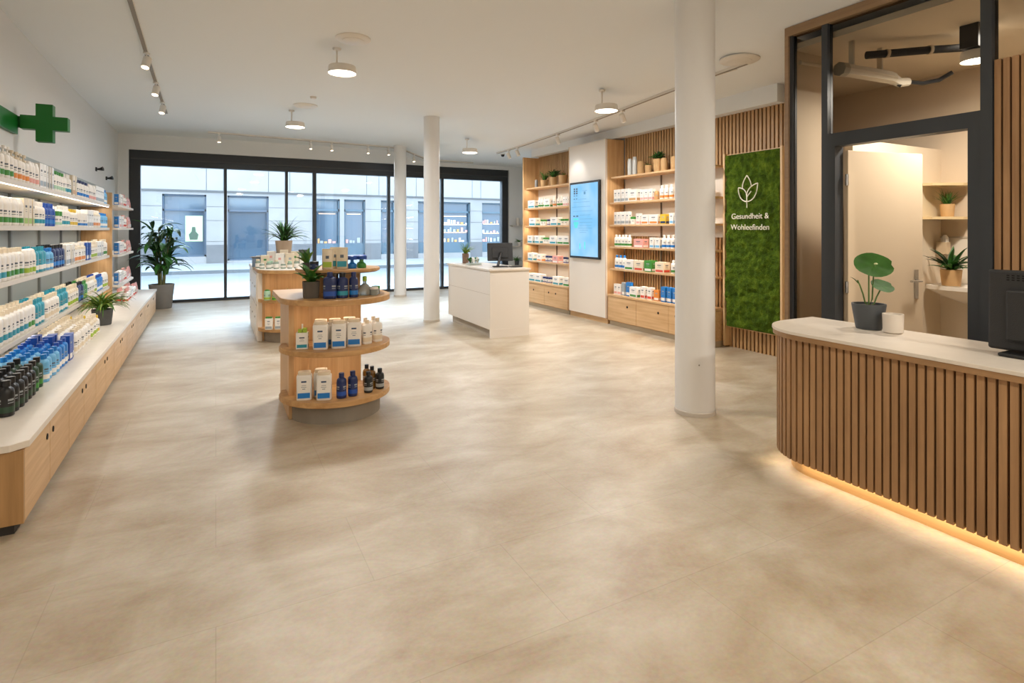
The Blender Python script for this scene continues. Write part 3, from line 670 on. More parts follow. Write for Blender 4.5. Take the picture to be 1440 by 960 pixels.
A = [
 [('rw4',8.34,8.6),('rw8',8.62,8.82),('rw3',8.84,8.98),('rwd',9.0,9.2),('rw8',9.22,9.5),('rwi',9.52,9.88)],
 [('rwj',8.34,8.7),('rwi',8.72,8.98),('rwk',9.0,9.18),('rwj',9.2,9.4),('rwi',9.42,9.88)],
 [('rwd',8.34,8.74),('rwi',8.76,9.0),('rwj',9.02,9.3),('rwi',9.32,9.88)],
 [('rwk',8.34,8.6),('rw9',8.62,8.98),('rwk',9.0,9.2),('rw5',9.22,9.55),('rwi',9.57,9.88)],
 [('rwd',8.34,8.55),('rwi',8.57,8.98),('rwk',9.0,9.3),('rwi',9.32,9.8)]]
for run, z, nm in zip(A, RS+[.485], names_r): rfill(run, z+.001, nm, 'shelving left of screen', 'products left of the screen, '+nm)
# decor on the top shelves
def pot_only(loc, h, r, m, label, name='pot', cat='pot'):
    o = MB().lathe([(r*.9, 0), (r, .01), (r, h*.8), (r*.8, h), (r*.7, h), (r*.7, h-.02), (.0001, h-.03)], 20).build(name, m, loc=loc, smooth=True)
    return tag(o, label, cat)
ZT = 2.336
pot_only((5.66, 6.83, ZT), .26, .035, mat('glass_vase', 'cfd2d0', .2), 'slim pale tall vase on top of the shelving right of screen, leftmost', 'vase', 'vase')
pot_only((5.68, 6.74, ZT), .28, .035, mat('glass_vase', 'cfd2d0'), 'pale tall vase with narrow neck, second on top of the right shelving', 'vase', 'vase')
pot_only((5.70, 6.62, ZT), .20, .055, terr_m, 'tan storage jar on the right shelving top beside the pale vases', 'storage_jar', 'jar')
tuft((5.68, 6.43, ZT), 'small sprig in a tan pot on the right shelving top, left of the leafy pot', terr_m, .055, .12, 14, .14, .012, [leaf3, leaf2], seed=11)
tuft((5.68, 6.22, ZT), 'leafy dark green plant in a square tan pot on the right shelving top', terr_m, .065, .19, 60, .16, .03, [leaf3, leaf1], seed=12, shape='broad', droop=(.6, 1.6), sq=4)
pot_only((5.68, 6.10, ZT), .19, .05, terr_m, 'plain tan pot right beside the leafy plant on the right shelving top', 'pot', 'pot')
pot_only((5.68, 5.90, ZT), .19, .05, terr_m, 'tan lidded jar on the right shelving top, just left of the thick pillar', 'storage_jar', 'jar')
pot_only((5.68, 9.72, ZT), .16, .035, mat('grey_glazed', '8e8a85', .4), 'small grey vase on top of the shelving left of screen, leftmost', 'vase', 'vase')
tuft((5.68, 9.42, ZT), 'spiky plant in a tan pot on the left unit top, beside the grey vase', terr_m, .075, .13, 40, .22, .025, [leaf1, leaf2], seed=13, elev=(1.0, 1.5), droop=(.3, 1.0))
tuft((5.68, 9.08, ZT), 'dark leafy plant in a tan pot on top of the left unit, middle plant', terr_m, .07, .16, 50, .22, .03, [leaf3, leaf1], seed=14, shape='broad', droop=(.5, 1.4))
tuft((5.68, 8.75, ZT), 'stubby sprig in a wide tan pot on the left unit top, nearest the screen', terr_m, .08, .17, 12, .12, .02, [leaf2, leafy], seed=15)
# small shelves with plants in the niche by the window
for i, z in enumerate((1.62, 1.07, .55)):
    o = bx('niche_shelf', shelfw_m, 0, .42, -.16, 0, -.025, 0); o.location = (6.99, WY-.125, z)
    tag(o, f'small white niche shelf right of the window, {["upper", "middle", "lower"][i]} one', 'shelf', 'small niche shelves right of the window')
tuft((7.15, 13.28, .551), 'small green plant in a grey pot on the lowest niche shelf', pot_m, .06, .12, 40, .22, .03, [leaf2, leaf1], seed=16)
tuft((7.22, 13.28, 1.071), 'small green plant in a cream pot on the middle niche shelf', cream_m, .05, .10, 30, .18, .02, [leaf2, leaf1], seed=17)
pot_only((7.18, 13.28, 1.621), .2, .05, cream_m, 'white jar on the upper niche shelf right of the window', 'storage_jar', 'jar')

# ------------------------------------------------------------------ moss picture
MY0, MY1, MZ0, MZ1 = 4.30, 5.09, .27, 2.45; MO = (5.80, 4.695, .27)
o = empty('moss_picture', MO, 0, 'tall green moss wall picture with white leaf emblem and white lettering', 'moss picture')
def moss_mat():
    m = bpy.data.materials.new('moss'); m.use_nodes = True; nt = m.node_tree; b = nt.nodes['Principled BSDF']; tc = nt.nodes.new('ShaderNodeTexCoord')
    n = nt.nodes.new('ShaderNodeTexNoise'); n.inputs['Scale'].default_value = 9; n.inputs['Detail'].default_value = 10; n.inputs['Roughness'].default_value = .75; nt.links.new(tc.outputs['Object'], n.inputs['Vector'])
    r = nt.nodes.new('ShaderNodeValToRGB'); e = r.color_ramp.elements; e[0].position = .3; e[0].color = (*lin('222f0a'), 1); e[1].position = .72; e[1].color = (*lin('6f8424'), 1); x = e.new(.5); x.color = (*lin('445c14'), 1)
    nt.links.new(n.outputs['Fac'], r.inputs['Fac']); nt.links.new(r.outputs['Color'], b.inputs['Base Color']); b.inputs['Roughness'].default_value = .95; b.inputs['Specular IOR Level'].default_value = .15
    n2 = nt.nodes.new('ShaderNodeTexNoise'); n2.inputs['Scale'].default_value = 70; n2.inputs['Detail'].default_value = 4; nt.links.new(tc.outputs['Object'], n2.inputs['Vector'])
    bp = nt.nodes.new('ShaderNodeBump'); bp.inputs['Strength'].default_value = .9; bp.inputs['Distance'].default_value = .02; nt.links.new(n2.outputs['Fac'], bp.inputs['Height']); nt.links.new(bp.outputs['Normal'], b.inputs['Normal'])
    return m
nx, nz = 70, 190; vs = []; fs = []
for j in range(nz+1):
    for i in range(nx+1):
        y = MY0+(MY1-MY0)*i/nx; z = MZ0+(MZ1-MZ0)*j/nz
        h = .030+.020*noise.noise(Vector((y*6, z*6, 1)))+.024*noise.noise(Vector((y*17, z*17, 4)))+.008*noise.noise(Vector((y*45, z*45, 9)))
        if i in (0, nx) or j in (0, nz): h = 0
        vs.append((5.80-max(h, 0), y, z))
for j in range(nz):
    for i in range(nx):
        a = j*(nx+1)+i; fs.append((a, a+nx+1, a+nx+2, a+1))
MB().add(vs, fs).build('moss_bed', moss_mat(), o, org=MO, smooth=True)
MB().box(5.80, 5.855, MY0-.01, MY1+.01, MZ0-.01, MZ1+.01).build('backing_board', oak_z, o, org=MO)
edge_m = mat('moss_edge', 'd9b98c', .5)
for y in (MY0-.03, MY1+.005): MB().box(5.765, 5.86, y, y+.025, 0.02, 2.47).build('edge_frame', edge_m, o, org=MO)
sign_m = mat('sign_white', 'eee8d8', .5)
def curve_tubes(segs, r, name):
    m = MB()
    for s in segs: m.tube(s, r, 8)
    return m.build(name, sign_m, o, org=MO, smooth=True)
def Lp(u, v): return (5.742, 4.735-u, 1.98+v)      # u to the right, v up, metres
def bez(p0, p1, p2, p3, n=12):
    out = []
    for i in range(n+1):
        t = i/n; q = 1-t
        out.append(Lp(q**3*p0[0]+3*q*q*t*p1[0]+3*q*t*t*p2[0]+t**3*p3[0], q**3*p0[1]+3*q*q*t*p1[1]+3*q*t*t*p2[1]+t**3*p3[1]))
    return out
S = .001
segs = [bez((-.066,.03),(-.066,.10),(-.03,.15),(0,.185)), bez((0,.185),(.03,.15),(.062,.10),(.066,.045)),
        bez((-.125,.04),(-.04,.035),(.0,-.01),(0,-.10)), bez((-.125,.04),(-.13,-.08),(-.06,-.135),(0,-.135)),
        bez((.155,.08),(.05,.06),(.0,.0),(.0,-.06)), bez((.155,.08),(.15,-.06),(.09,-.135),(0,-.135)),
        [Lp(0,-.06), Lp(0,-.21)], bez((0,-.085),(.02,-.05),(.04,-.04),(.062,-.01))]
curve_tubes(segs, .0065, 'leaf_emblem')
def text(body, size, M, m, name, parent, ext=.003, align='CENTER', org=None):
    cu = bpy.data.curves.new(name, 'FONT'); cu.body = body; cu.size = size; cu.extrude = ext; cu.align_x = align; cu.offset = -.0004
    t = bpy.data.objects.new('tmp', cu); col.objects.link(t); dg = bpy.context.evaluated_depsgraph_get(); dg.update()
    me = bpy.data.meshes.new_from_object(t.evaluated_get(dg)); bpy.data.objects.remove(t)
    me.transform(M); me.materials.clear(); me.materials.append(m)
    ob = bpy.data.objects.new(name, me); col.objects.link(ob); ob.parent = parent
    return ob
MT = Matrix(((0,0,-1,0),(-1,0,0,0),(0,1,0,0),(0,0,0,1)))
for body, z, yc in (('Gesundheit &', 1.635, 4.70), ('Wohleefinden', 1.50, 4.70)):
    text(body, .098, Matrix.Translation((5.745-MO[0], yc-MO[1], z-MO[2])) @ MT, sign_m, 'lettering', o)
# oak post closing the slat wall
o = bx('trim_2', wood('oak_post', 'a5814f', 'c39a6a', 'Z'), 5.74, 5.92, 4.08, 4.16, 0, 3.0); struct(o)

# ------------------------------------------------------------------ glazed room on the right
GX = 4.35
gf = MB(); T = MB()
T.box(GX-.03, GX+.06, -.6, 3.175, 3.15, 3.225)                        # timber header
T.box(GX-.03, GX+.06, 3.14, 3.175, 0, 3.15)                          # timber post at the corner
struct(T.build('trim_3', timber_m))
gf.box(GX-.01, GX+.05, 3.115, 3.14, 0, 3.15).box(GX-.02, GX+.05, 2.80, 2.85, 0, 3.15).box(GX-.03, GX+.06, 1.72, 1.78, 0, 3.15)
gf.box(GX-.02, GX+.05, 1.78, 2.80, 2.215, 2.265)
struct(gf.build('window_2', frame2_m))
w2 = bpy.data.objects['window_2']
for a, b, c_, d_ in ((2.85, 3.115, .02, 3.15), (1.78, 2.80, 2.265, 3.15), (-.6, 1.72, 2.575, 3.15)): bx('glass_pane', pane_m, GX+.015, GX+.023, a, b, c_, d_, w2)
df = MB().box(GX-.025, GX+.08, 2.735, 2.80, 0, 2.215).box(GX-.025, GX+.08, 1.78, 1.85, 0, 2.215).box(GX-.025, GX+.08, 1.85, 2.735, 2.16, 2.215)
dfo = struct(df.build('door_1', frame2_m))
# open leaf hinged at the far jamb
lf_ = empty('open_door', (GX+.08, 2.72, 0), math.atan2(2.56-2.72, 5.2-4.43), 'beige door leaf standing open into the washroom', 'door')
leaf_m = mat('door_leaf', 'dcc8ac', .5)
MB().box(.01, .79, -.02, .02, .01, 2.13).build('leaf', leaf_m, lf_, bevel=.002)
h = MB().box(.70, .735, -.028, -.02, .93, 1.17).build('handle_plate', chrome_m, lf_)
MB().tube([(.717, -.028, 1.08), (.717, -.07, 1.08), (.60, -.07, 1.08)], .009, 10).build('lever', chrome_m, h, smooth=True)
for z in (.3, 1.0, 1.85): MB().lathe([(.012, z), (.012, z+.09)], 10, M=Matrix.Translation((0, -.02, 0))).build('hinge', chrome_m, lf_, smooth=True)
# inner walls
struct(MB().box(GX+.06, 4.95, 3.16, 3.24, 0, 3.16).build('wall_partition', beige_m))
struct(MB().prism([(4.95, 3.24), (4.95, 3.62), (6.9, 4.98), (6.9, 4.90), (5.03, 3.58), (5.03, 3.24)][::-1], 0, 3.16).build('wall_inner_far', beige_m))
struct(bx('wall_bath_side', warmwall_m, 4.95, 6.42, 2.97, 3.04, 0, 2.30))
struct(bx('wall_inner_right', mat('bath_wall', 'd8c6ae', .75), 6.42, 6.52, -.6, 4.6, 0, 3.16))
struct(MB().prism([(GX+.065, -.6), (6.5, -.6), (6.5, 4.62), (5.04, 3.58), (5.04, 3.2), (GX+.065, 3.2)], 3.05, 3.10).build('ceiling_inner', mat('inner_ceiling', 'dccdb5', .85)))
struct(bx('wall_inner_near', beige_m, GX+.05, 6.5, -.7, -.6, 0, 3.16))
MB().box(6.405, 6.42, 1.2, 2.97, 0, 1.42).build('wall_bath_tiles', mat('bath_tiles', 'e6dccd', .3)); struct(bpy.data.objects['wall_bath_tiles'])
struct(bx('trim_4', mat('tile_edge', 'bfb3a2', .4), 6.398, 6.42, 1.2, 2.97, 1.42, 1.435))
# slat wall beside the door
o = empty('slat_wall_panel', (GX+.02, .56, 0), 0, 'tall brown slat wall right of the door behind the counter', 'slat panel')
MB().box(0, .03, -1.16, 1.16, 0, 2.57).build('backing_board', slatback_m, o)
m = MB(); n = 52
for k in range(n): y = -1.16+(k+.5)*2.32/n; m.box(-.03, 0, y-.0165, y+.0165, 0, 2.57)
m.build('slats', slatdk_m, o)
# washroom contents
o = empty('corner_shelf', (6.40, 2.96, 1.60), 0, 'two-tier pale wooden corner shelf on the washroom wall', 'shelf')
osh = mat('pale_wood', 'd8c093', .5)
for z in (0, .32):
    MB().prism([(0, 0), (-.42, 0), (-.42, -.10), (-.14, -.26), (0, -.26)][::-1] if False else [(0,-.26),(0,0),(-.42,0),(-.42,-.12),(-.16,-.26)], z, z+.025).build('board', osh, o)
MB().box(-.40, -.02, -.012, 0, .025, .32).build('back_board', mat('pale_wood_back', 'e0cfae', .6), o)
tuft((6.23, 2.83, 1.626), 'small grassy plant in a tan pot on the washroom corner shelf', terr_m, .06, .12, 60, .17, .012, [leaf2, leaf1], seed=21, elev=(.9, 1.5), droop=(.3, 1.2))
o = empty('soap_dispenser', (6.32, 2.89, 1.26), 0, 'small white soap dispenser fixed under the washroom corner shelf', 'soap dispenser')
MB().box(-.04, .04, -.03, .06, 0, .12).build('holder', mat('tan_holder', 'cdb797', .5), o, bevel=.004); MB().lathe([(.03, .12), (.03, .16), (.012, .19)], 12).build('cap', white2_m, o, smooth=True)
o = empty('wash_basin', (6.40, 2.55, .82), 0, 'white ceramic wash basin hung on the washroom wall', 'basin')
bs = []
for z, kx, ky in ((0, .25, .2), (.05, .6, .55), (.11, .9, .92), (.14, 1, 1)): bs.append((z, kx, ky))
vs = []; fs = []; N = 28
def ring(z, kx, ky, inner=0):
    r = []
    for k in range(N):
        a = -PI/2*0+2*PI*k/N; x = -.22-.22*kx*math.copysign(abs(math.cos(a))**.6, math.cos(a)); y = .40*ky*math.copysign(abs(math.sin(a))**.6, math.sin(a)); x = min(x, -.0); r.append((x, y, z))
    return r
rings = [ring(.0, .3, .35), ring(.06, .7, .7), ring(.12, 1, 1), ring(.155, 1, 1), ring(.155, .9, .92), ring(.10, .7, .7), ring(.07, .2, .25)]
for r_ in rings: vs += r_
for j in range(len(rings)-1):
    for k in range(N): fs.append((j*N+k, (j+1)*N+k, (j+1)*N+(k+1)%N, j*N+(k+1)%N))
fs.append(tuple(range(N))); fs.append(tuple(reversed([(len(rings)-1)*N+k for k in range(N)])))
MB().add(vs, fs).build('bowl', mat('ceramic_white', 'ece5db', .2), o, smooth=True)
MB().tube([(-.22, 0, 0), (-.22, 0, -.12), (-.05, 0, -.16), (0, 0, -.16)], .02, 10).build('drain_pipe', chrome_m, o, smooth=True)
o = empty('tap', (6.32, 2.60, .976), 0, 'chrome tap standing on the wash basin', 'tap')
MB().tube([(0, 0, 0), (0, 0, .16), (-.03, 0, .19), (-.10, 0, .19), (-.12, 0, .16)], .011, 10).build('spout', chrome_m, o, smooth=True); MB().tube([(0, 0, .17), (.02, -.04, .22)], .008, 8).build('lever', chrome_m, o, smooth=True)
tuft((6.10, 2.74, .977), 'green rosette plant in a tan pot standing on the wash basin', terr_m, .085, .15, 34, .26, .04, [leaf1, leaf3], seed=22, elev=(.5, 1.4), droop=(.4, 1.3), shape='broad')
# lamp, pipes and ducts under the inner ceiling
lmp = disc_lamp(5.16, 2.14, 'round ceiling lamp on a black mount inside the glazed room', z=3.05, power=34, r=.11, col_=WARM, group='lamp in the glazed room')
MB().box(-.14, .02, -.06, .06, .085, .26).build('black_mount', black_m, lmp)
area('washroom_light', (5.5, 2.0, 3.0), (0, 0, 0), .6, .6, 11, WARM)
o = MB().tube([(0, 0, 0), (.42, -.28, .03), (.66, -.44, .04)], .032, 12).build('black_pipe', mat('black_foam', '1e1a17', .8, bump=.4, bscale=60), loc=(4.72, 2.72, 2.93), smooth=True); tag(o, 'black insulated pipe under the ceiling of the glazed room', 'pipe')
for k, f in enumerate((.3, .95)):
    MB().tube([(.42*f-.008, -.28*f, .03*f), (.42*f+.012, -.28*f-.01, .03*f)], .038, 12).build('pipe_clip', mat('clip_tan', 'b9a58a', .5), o, smooth=True)
o = empty('air_duct', (4.52, 2.78, 2.80), 0, 'pale boxy air duct ending open under the inner ceiling', 'duct')
duct_m = mat('duct_pale', 'c9bba4', .6)
MB().tube([(0, 0, 0), (.55, -.04, .0), (.60, -.05, -.01)], [.055, .055, .052], 8).build('duct_body', duct_m, o); MB().tube([(-.06, .005, 0), (0, 0, 0)], [.058, .06], 8).build('duct_collar', mat('duct_collar', 'a39783', .6), o)
MB().tube([(.60, -.05, -.01), (.66, -.07, -.04), (.74, -.10, -.03)], [.045, .04, .035], 8).build('duct_sleeve', mat('sleeve', 'd3c8b5', .7), o, smooth=True)
MB().tube([(.58, -.055, .02), (.63, -.06, -.05), (.65, -.09, -.075)], .014, 8).build('loose_wire', black_m, o, smooth=True)
for hx in (.1, .5): MB().box(hx-.01, hx+.01, -.02, .02, .03, .26).build('hanger_strap', duct_m, o)
o = MB().tube([(0, 0, 0), (.10, -.06, -.015), (.17, -.15, .0), (.20, -.24, .05)], .018, 8).build('flexible_cable', black_m, loc=(5.26, 2.68, 2.77), smooth=True); tag(o, 'dark flexible cable hanging beside the open air duct', 'cable')
o = MB().tube([(0, 0, 0), (.5, -.7, .0)], .085, 14).build('grey_duct', mat('duct_grey', '8a857d', .6), loc=(4.78, 1.70, 2.95), smooth=True); tag(o, 'grey round duct at the far upper right inside the glazed room', 'duct')
o = MB().tube([(0, .02, 0), (.42, -.02, 0)], .018, 8).build('white_pipe', duct_m, loc=(4.42, 3.08, 2.93), smooth=True); tag(o, 'thin pale pipe behind the narrow glass beside the corner post', 'pipe')

# ------------------------------------------------------------------ reception counter
CO = (3.4, 1.3, 0)
o = empty('reception_counter', CO, 0, 'curved reception counter clad in brown oak slats with a glowing base', 'counter')
def path(x0, yend, r, x1, y0=.15):
    p = [(x0, y0), (x0, yend-r)]
    for k in range(1, 13): a = PI-PI/2*k/12; p.append((x0+r+r*math.cos(a), yend-r+r*math.sin(a)))
    p.append((x1, yend)); return p
def offs(path_): return path_
def outline(x0, yend, r, x1, y0=.15): p = path(x0, yend, r, x1, y0); return [(x1, y0)]+[p[i] for i in range(len(p))] 
top_pts = outline(3.075, 2.53, .36, 3.74)
MB().prism(top_pts[::-1], .865, .885).build('worktop', top_m, o, org=CO, bevel=.003)
MB().prism(outline(3.08, 2.525, .355, 3.735)[::-1], .835, .865).build('top_edge', wood('edge_oak', '8e6c49', 'ad865d', 'Y'), o, org=CO)
MB().prism(outline(3.125, 2.48, .31, 3.70)[::-1], .10, .835).build('body', slatback_m, o, org=CO)
MB().prism(outline(3.19, 2.42, .25, 3.66)[::-1], .0, .085).build('plinth', wood('plinth_oak', 'b8905c', 'd3aa76', 'Y'), o, org=CO)
P = path(3.125, 2.48, .31, 3.70); m = MB(); acc = .02; pitch = .041
for (ax, ay), (bx_, by_) in zip(P[:-1], P[1:]):
    L = math.hypot(bx_-ax, by_-ay); 
    while acc < L:
        t = acc/L; x, y = ax+(bx_-ax)*t, ay+(by_-ay)*t; ang = math.atan2(by_-ay, bx_-ax)
        m.box(-.0150, .0150, 0, .022, .095, .835, M=Matrix.Translation((x, y, 0)) @ Matrix.Rotation(ang, 4, 'Z')); acc += pitch
    acc -= L
m.build('slats', slatdk_m, o, org=CO)
P2 = path(3.155, 2.45, .28, 3.68); m = MB()
for (ax, ay), (bx_, by_) in zip(P2[:-1], P2[1:]):
    m.add([(ax-.006, ay, .092), (bx_-.006, by_, .092), (bx_+.006, by_, .092), (ax+.006, ay, .092)], [(0,1,2,3)])
m.build('light_strip', mat('counter_strip', 'ffd08a', .5, emit=2, ec='ffd49a'), o, org=CO)
area('counter_light', (3.157-CO[0], 1.2-CO[1], .09), (0, 0, 0), .02, 2.1, 2.0, (1, .84, .62), o)
area('counter_light', (3.45-CO[0], 2.45-CO[1], .09), (0, 0, 0), .4, .02, .3, (1, .84, .62), o)
area('counter_light', (3.22-CO[0], 2.385-CO[1], .09), (0, 0, PI/4), .02, .2, .18, (1, .84, .62), o)
ZC = .886
# plant, cup, monitor
o = empty('potted_plant', (3.60, 2.06, ZC), 0, 'round-leaved plant in a dark grey pot on the reception counter', 'potted plant')
pot_mb(.072, .094, .155, 32).build('pot', mat('slate_pot', '484c50', .6, var=.06), o, smooth=True); soil(o, .08, .145)
Rv = Vector((math.cos(math.radians(27.8)), -math.sin(math.radians(27.8)), 0))
def disc_leaf(m, ctr, nrm, rx, ry, n=22, cup=.06):
    nrm = Vector(nrm).normalized(); u = Vector((0,0,1)).cross(nrm).normalized(); v = nrm.cross(u); c0 = Vector(ctr)
    vs = [c0-nrm*cup*rx*.6]; 
    for j, f in enumerate((.4, .75, 1.0)):
        for k in range(n):
            a = 2*PI*k/n; rr = f*(1-(.12 if k == 0 else 0)*f); wob = .02*rx*math.sin(a*5)*f
            vs.append(c0+u*rx*rr*math.cos(a)+v*ry*rr*math.sin(a)+nrm*(cup*rx*(f*f)-cup*rx*.6+wob))
    fs = [(0, 1+k, 1+(k+1)%n) for k in range(n)]
    for j in range(2):
        for k in range(n): a = 1+j*n; fs.append((a+k, a+n+k, a+n+(k+1)%n, a+(k+1)%n))
    m.add(vs, fs)
face = Vector((-.55, -.65, .42))
ml = MB(); disc_leaf(ml, Vector((0, 0, .395))+Rv*.03, (-.40, -.62, .55), .118, .09); disc_leaf(ml, Vector((.0, 0, .265))+Rv*.085, (-.2, -.5, .75), .07, .062); 
ml.leaf(Vector((0, 0, .28))-Rv*.07, 2.4, 1.0, .06, .02, .6, 5)
ml.build('foliage', mat('round_leaf', '35601f', .65, var=.25, vscale=12, spec=.25), o, smooth=True)
ms = MB()
for a, b in ((.02, (.395, .035)), (.03, (.26, .085)), (-.02, (.30, -.07)), (.0, (.37, .0))):
    ms.tube([(0, 0, .13)]+[tuple(Vector((0, 0, .13+(b[0]-.13)*t))+Rv*(a+(b[1]-a)*t**1.6)) for t in (.2, .5, .8, 1)], .0045, 8)
ms.build('stems', mat('stem_green', '4c6a2c', .5), o, smooth=True)
MB().lathe([(.008, 0), (.012, .004), (.006, .01)], 8, M=Matrix.Translation(Vector((-.03, -.03, .40))+Rv*.03)).build('leaf_eye', mat('leaf_eye', 'c9cf9c', .6), o, smooth=True)
o = empty('white_cup', (3.575, 1.905, ZC), 0, 'small off-white cup on the counter, right of the dark plant pot', 'cup')
MB().lathe([(.044, 0), (.052, .006), (.055, .11), (.055, .113), (.05, .113), (.047, .02), (.0001, .015)], 28).build('cup_body', cream_m, o, smooth=True)
MB().lathe([(.0001, .1045), (.049, .104)], 20).build('contents', mat('cup_contents', 'd8d0c4', .8, bump=.5), o)
o = empty('computer_monitor', (3.47, 1.06, ZC), 0, 'black computer monitor seen from behind on the reception counter', 'monitor')
MB().box(-.025, .015, -.33, .33, .02, .415).build('screen_housing', blackrough_m, o, bevel=.012)
MB().box(-.045, -.02, -.25, .25, .07, .32).build('rear_cover', blackrough_m, o, bevel=.01)
mm = MB()
for i in range(26):
    for j in range(3): mm.box(-.0262, -.0245, -.26+i*.02, -.26+i*.02+.011, .365+j*.011, .371+j*.011)
mm.build('vent_grille', hole_m, o)
MB().box(-.10, .12, -.03, .26, 0, .018).build('stand_base', black_m, o, bevel=.007)
MB().add([(-.09, .02, .015), (-.09, .14, .015), (-.03, .14, .015), (-.03, .02, .015), (-.06, -.02, .2), (-.06, .10, .2), (-.04, .10, .2), (-.04, -.02, .2)], [(0,3,2,1),(4,5,6,7),(0,1,5,4),(1,2,6,5),(2,3,7,6),(3,0,4,7)]).build('stand_neck', black_m, o, bevel=.006)

# ------------------------------------------------------------------ cash desk
DO = (3.66, 7.8, 0)
o = empty('cash_desk', DO, math.radians(-1.2), 'white free-standing cash desk beside the middle round pillar', 'desk')
MB().box(-.30, .31, -.82, .84, .12, .93).build('desk_body', white_m, o, bevel=.002)
MB().box(-.24, .27, -.80, .80, 0, .12).build('plinth', mat('plinth_light', 'b5aa9b', .5), o)
MB().box(-.32, .33, -.84, .86, .93, .955).build('desk_top', top_m, o, bevel=.003)
MB().box(-.30, .31, -.822, -.80, 0, .12).build('front_skirt', white_m, o)
MB().box(-.302, -.30, -.8, .8, .60, .604).build('panel_joint', mat('joint', 'b8ab9b', .6), o)
tuft((3.60, 8.45, .956), 'small spiky green plant in a brown pot on the cash desk', mat('brown_pot', '7a6150', .7, var=.08), .055, .16, 26, .24, .022, [leaf2, leafy], seed=31, elev=(.8, 1.5), droop=(.6, 1.5), taper=.95)
o = empty('gift_arrangement', (3.55, 8.0, .956), 0, 'small white and green gift pack arrangement on the cash desk', 'gift pack')
MB().box(-.10, .10, -.07, .07, 0, .03).build('tray', mat('tray_glass', 'b9c4bf', .2), o, bevel=.004)
m = MB(); rnd = random.Random(8)
for k in range(18): m.leaf((rnd.uniform(-.07, .07), rnd.uniform(-.04, .04), .03), rnd.uniform(0, 6.3), rnd.uniform(.6, 1.4), .11, .05, .8, 5, k % 2, 'broad')
m.build('foliage', [leaf1, mat('paper_white', 'e6e4de', .7)], o, smooth=True)
# monitor of the cash desk (rear view)
o = empty('till_monitor', (3.72, 7.42, .956), math.radians(-20), 'dark till monitor with angled stand on the white cash desk', 'monitor')
Mt = Matrix.Translation((0, .06, .20)) @ Matrix.Rotation(math.radians(-12), 4, 'X')
MB().box(-.19, .19, -.015, .015, -.12, .15, M=Mt).build('screen_housing', blackrough_m, o, bevel=.008)
MB().box(-.12, .12, -.03, -.014, -.08, .08, M=Mt).build('rear_cover', blackrough_m, o, bevel=.006)
MB().tube([(-.05, -.09, .012), (-.01, -.03, .15), (.01, .02, .21)], [.022, .018, .02], 10).build('stand_arm', black_m, o, smooth=True)
MB().box(-.12, .10, -.14, .02, 0, .014).build('stand_base', black_m, o, bevel=.005)
o = bx('keyboard', black_m, -.09, .09, -.05, .05, 0, .014, bevel=.004); o.location = (3.88, 7.25, .956); tag(o, 'small black keypad lying on the cash desk right of the till monitor', 'keypad')

# ------------------------------------------------------------------ display stands
def dshape(cx, cy, R, ytail, xl=None, n=26):
    """D outline: half round towards -y, straight sides back to ytail"""
    pts = [(cx+R*.93, ytail), (cx-R if xl is None else xl, ytail)]
    for k in range(n+1): a = PI+PI*k/n; pts.append((cx+R*math.cos(a), cy+R*math.sin(a)))
    return pts
def stand(O, label, R=.44):
    o = empty('display_stand', O, 0, label, 'display stand', 'oak display stands')
    rim = wood('rim_oak_'+str(round(O[1])), 'ad8150', 'cfa571', 'X')
    MB().prism(dshape(0, 0, R, .60), .918, .963).build('table_top', rim, o, bevel=.004)
    MB().prism(dshape(0, 0, R, .12, -R+.03), .53, .572).build('shelf', rim, o, bevel=.004)
    MB().prism(dshape(0, 0, R, .12, -R+.03), .145, .19).build('shelf', rim, o, bevel=.004)
    MB().prism(dshape(0, 0, .36, .10), 0, .145).build('plinth', plinth_m, o)
    MB().box(-.375, -.335, -.08, .58, 0, .918).build('side_panel', oak_z, o, bevel=.002)
    MB().prism([(-.335, -.02), (-.20, .12), (-.20, .16), (-.335, .02)], .0, .918).build('angled_panel', oak_z, o)
    MB().box(-.20, .235, .12, .16, .0, .918).build('back_panel', oak_z, o)
    MB().box(-.335, .235, .16, .58, .0, .918).build('core', oak_z, o)
    area('shelf_light', (0.0, -.12, .525), (0, 0, 0), .45, .02, .8, STRIP, o); area('shelf_light', (0, -.12, .913), (0, 0, 0), .45, .02, .8, STRIP, o)
    return o
s1 = stand((.885, 4.83, 0), 'tiered oak display stand with half-round shelves, in the foreground')
MB().lathe([(.34, 0), (.345, .004), (.345, .022), (.34, .026)], 40, M=Matrix.Translation((.04, .10, 1.155))).build('upper_tier', rimm := MATS['rim_oak_5'], s1, smooth=True)
MB().lathe([(.325, 0), (.325, .008)], 40, M=Matrix.Translation((.04, .10, 1.147))).build('tier_underside', plinth_m, s1, smooth=True)
MB().box(-.17, -.02, .14, .18, .963, 1.147).build('tier_support', oak_z, s1); MB().box(.06, .235, .14, .18, .963, 1.147).build('tier_support', oak_z, s1)
MB().box(-.02, .06, .20, .24, .963, 1.147).build('tier_support', mat('gap_shade', '5a4a3b', .7), s1); MB().tube([(.02, .14, .963), (.02, .14, 1.147)], .012, 10).build('tier_post', mat('post_grey', '9a9a96', .5, .4), s1, smooth=True)  # dark block paints the shade of the open gap between the oak supports
G1 = 'products on the front display stand'
FZ = math.radians(-14)
def one(key, x, y, z, label, rz=FZ, g=G1, cat=None): return place(proto(*key), (x, y, z), rz, label, g, cat)
z3, z2, z1, z4 = .9635, .5725, .1905, 1.1815
nv = ('flask_bottle','navy','navy','royal',.205,.044)
one(nv, .79, 4.55, z3, 'widest navy blue bottle on the front stand table top, next to the grey pot')
one(('lotion_bottle','navy','black','teal',.20,.042), .885, 4.55, z3, 'navy bottle with teal band on the front stand table top, middle of three')
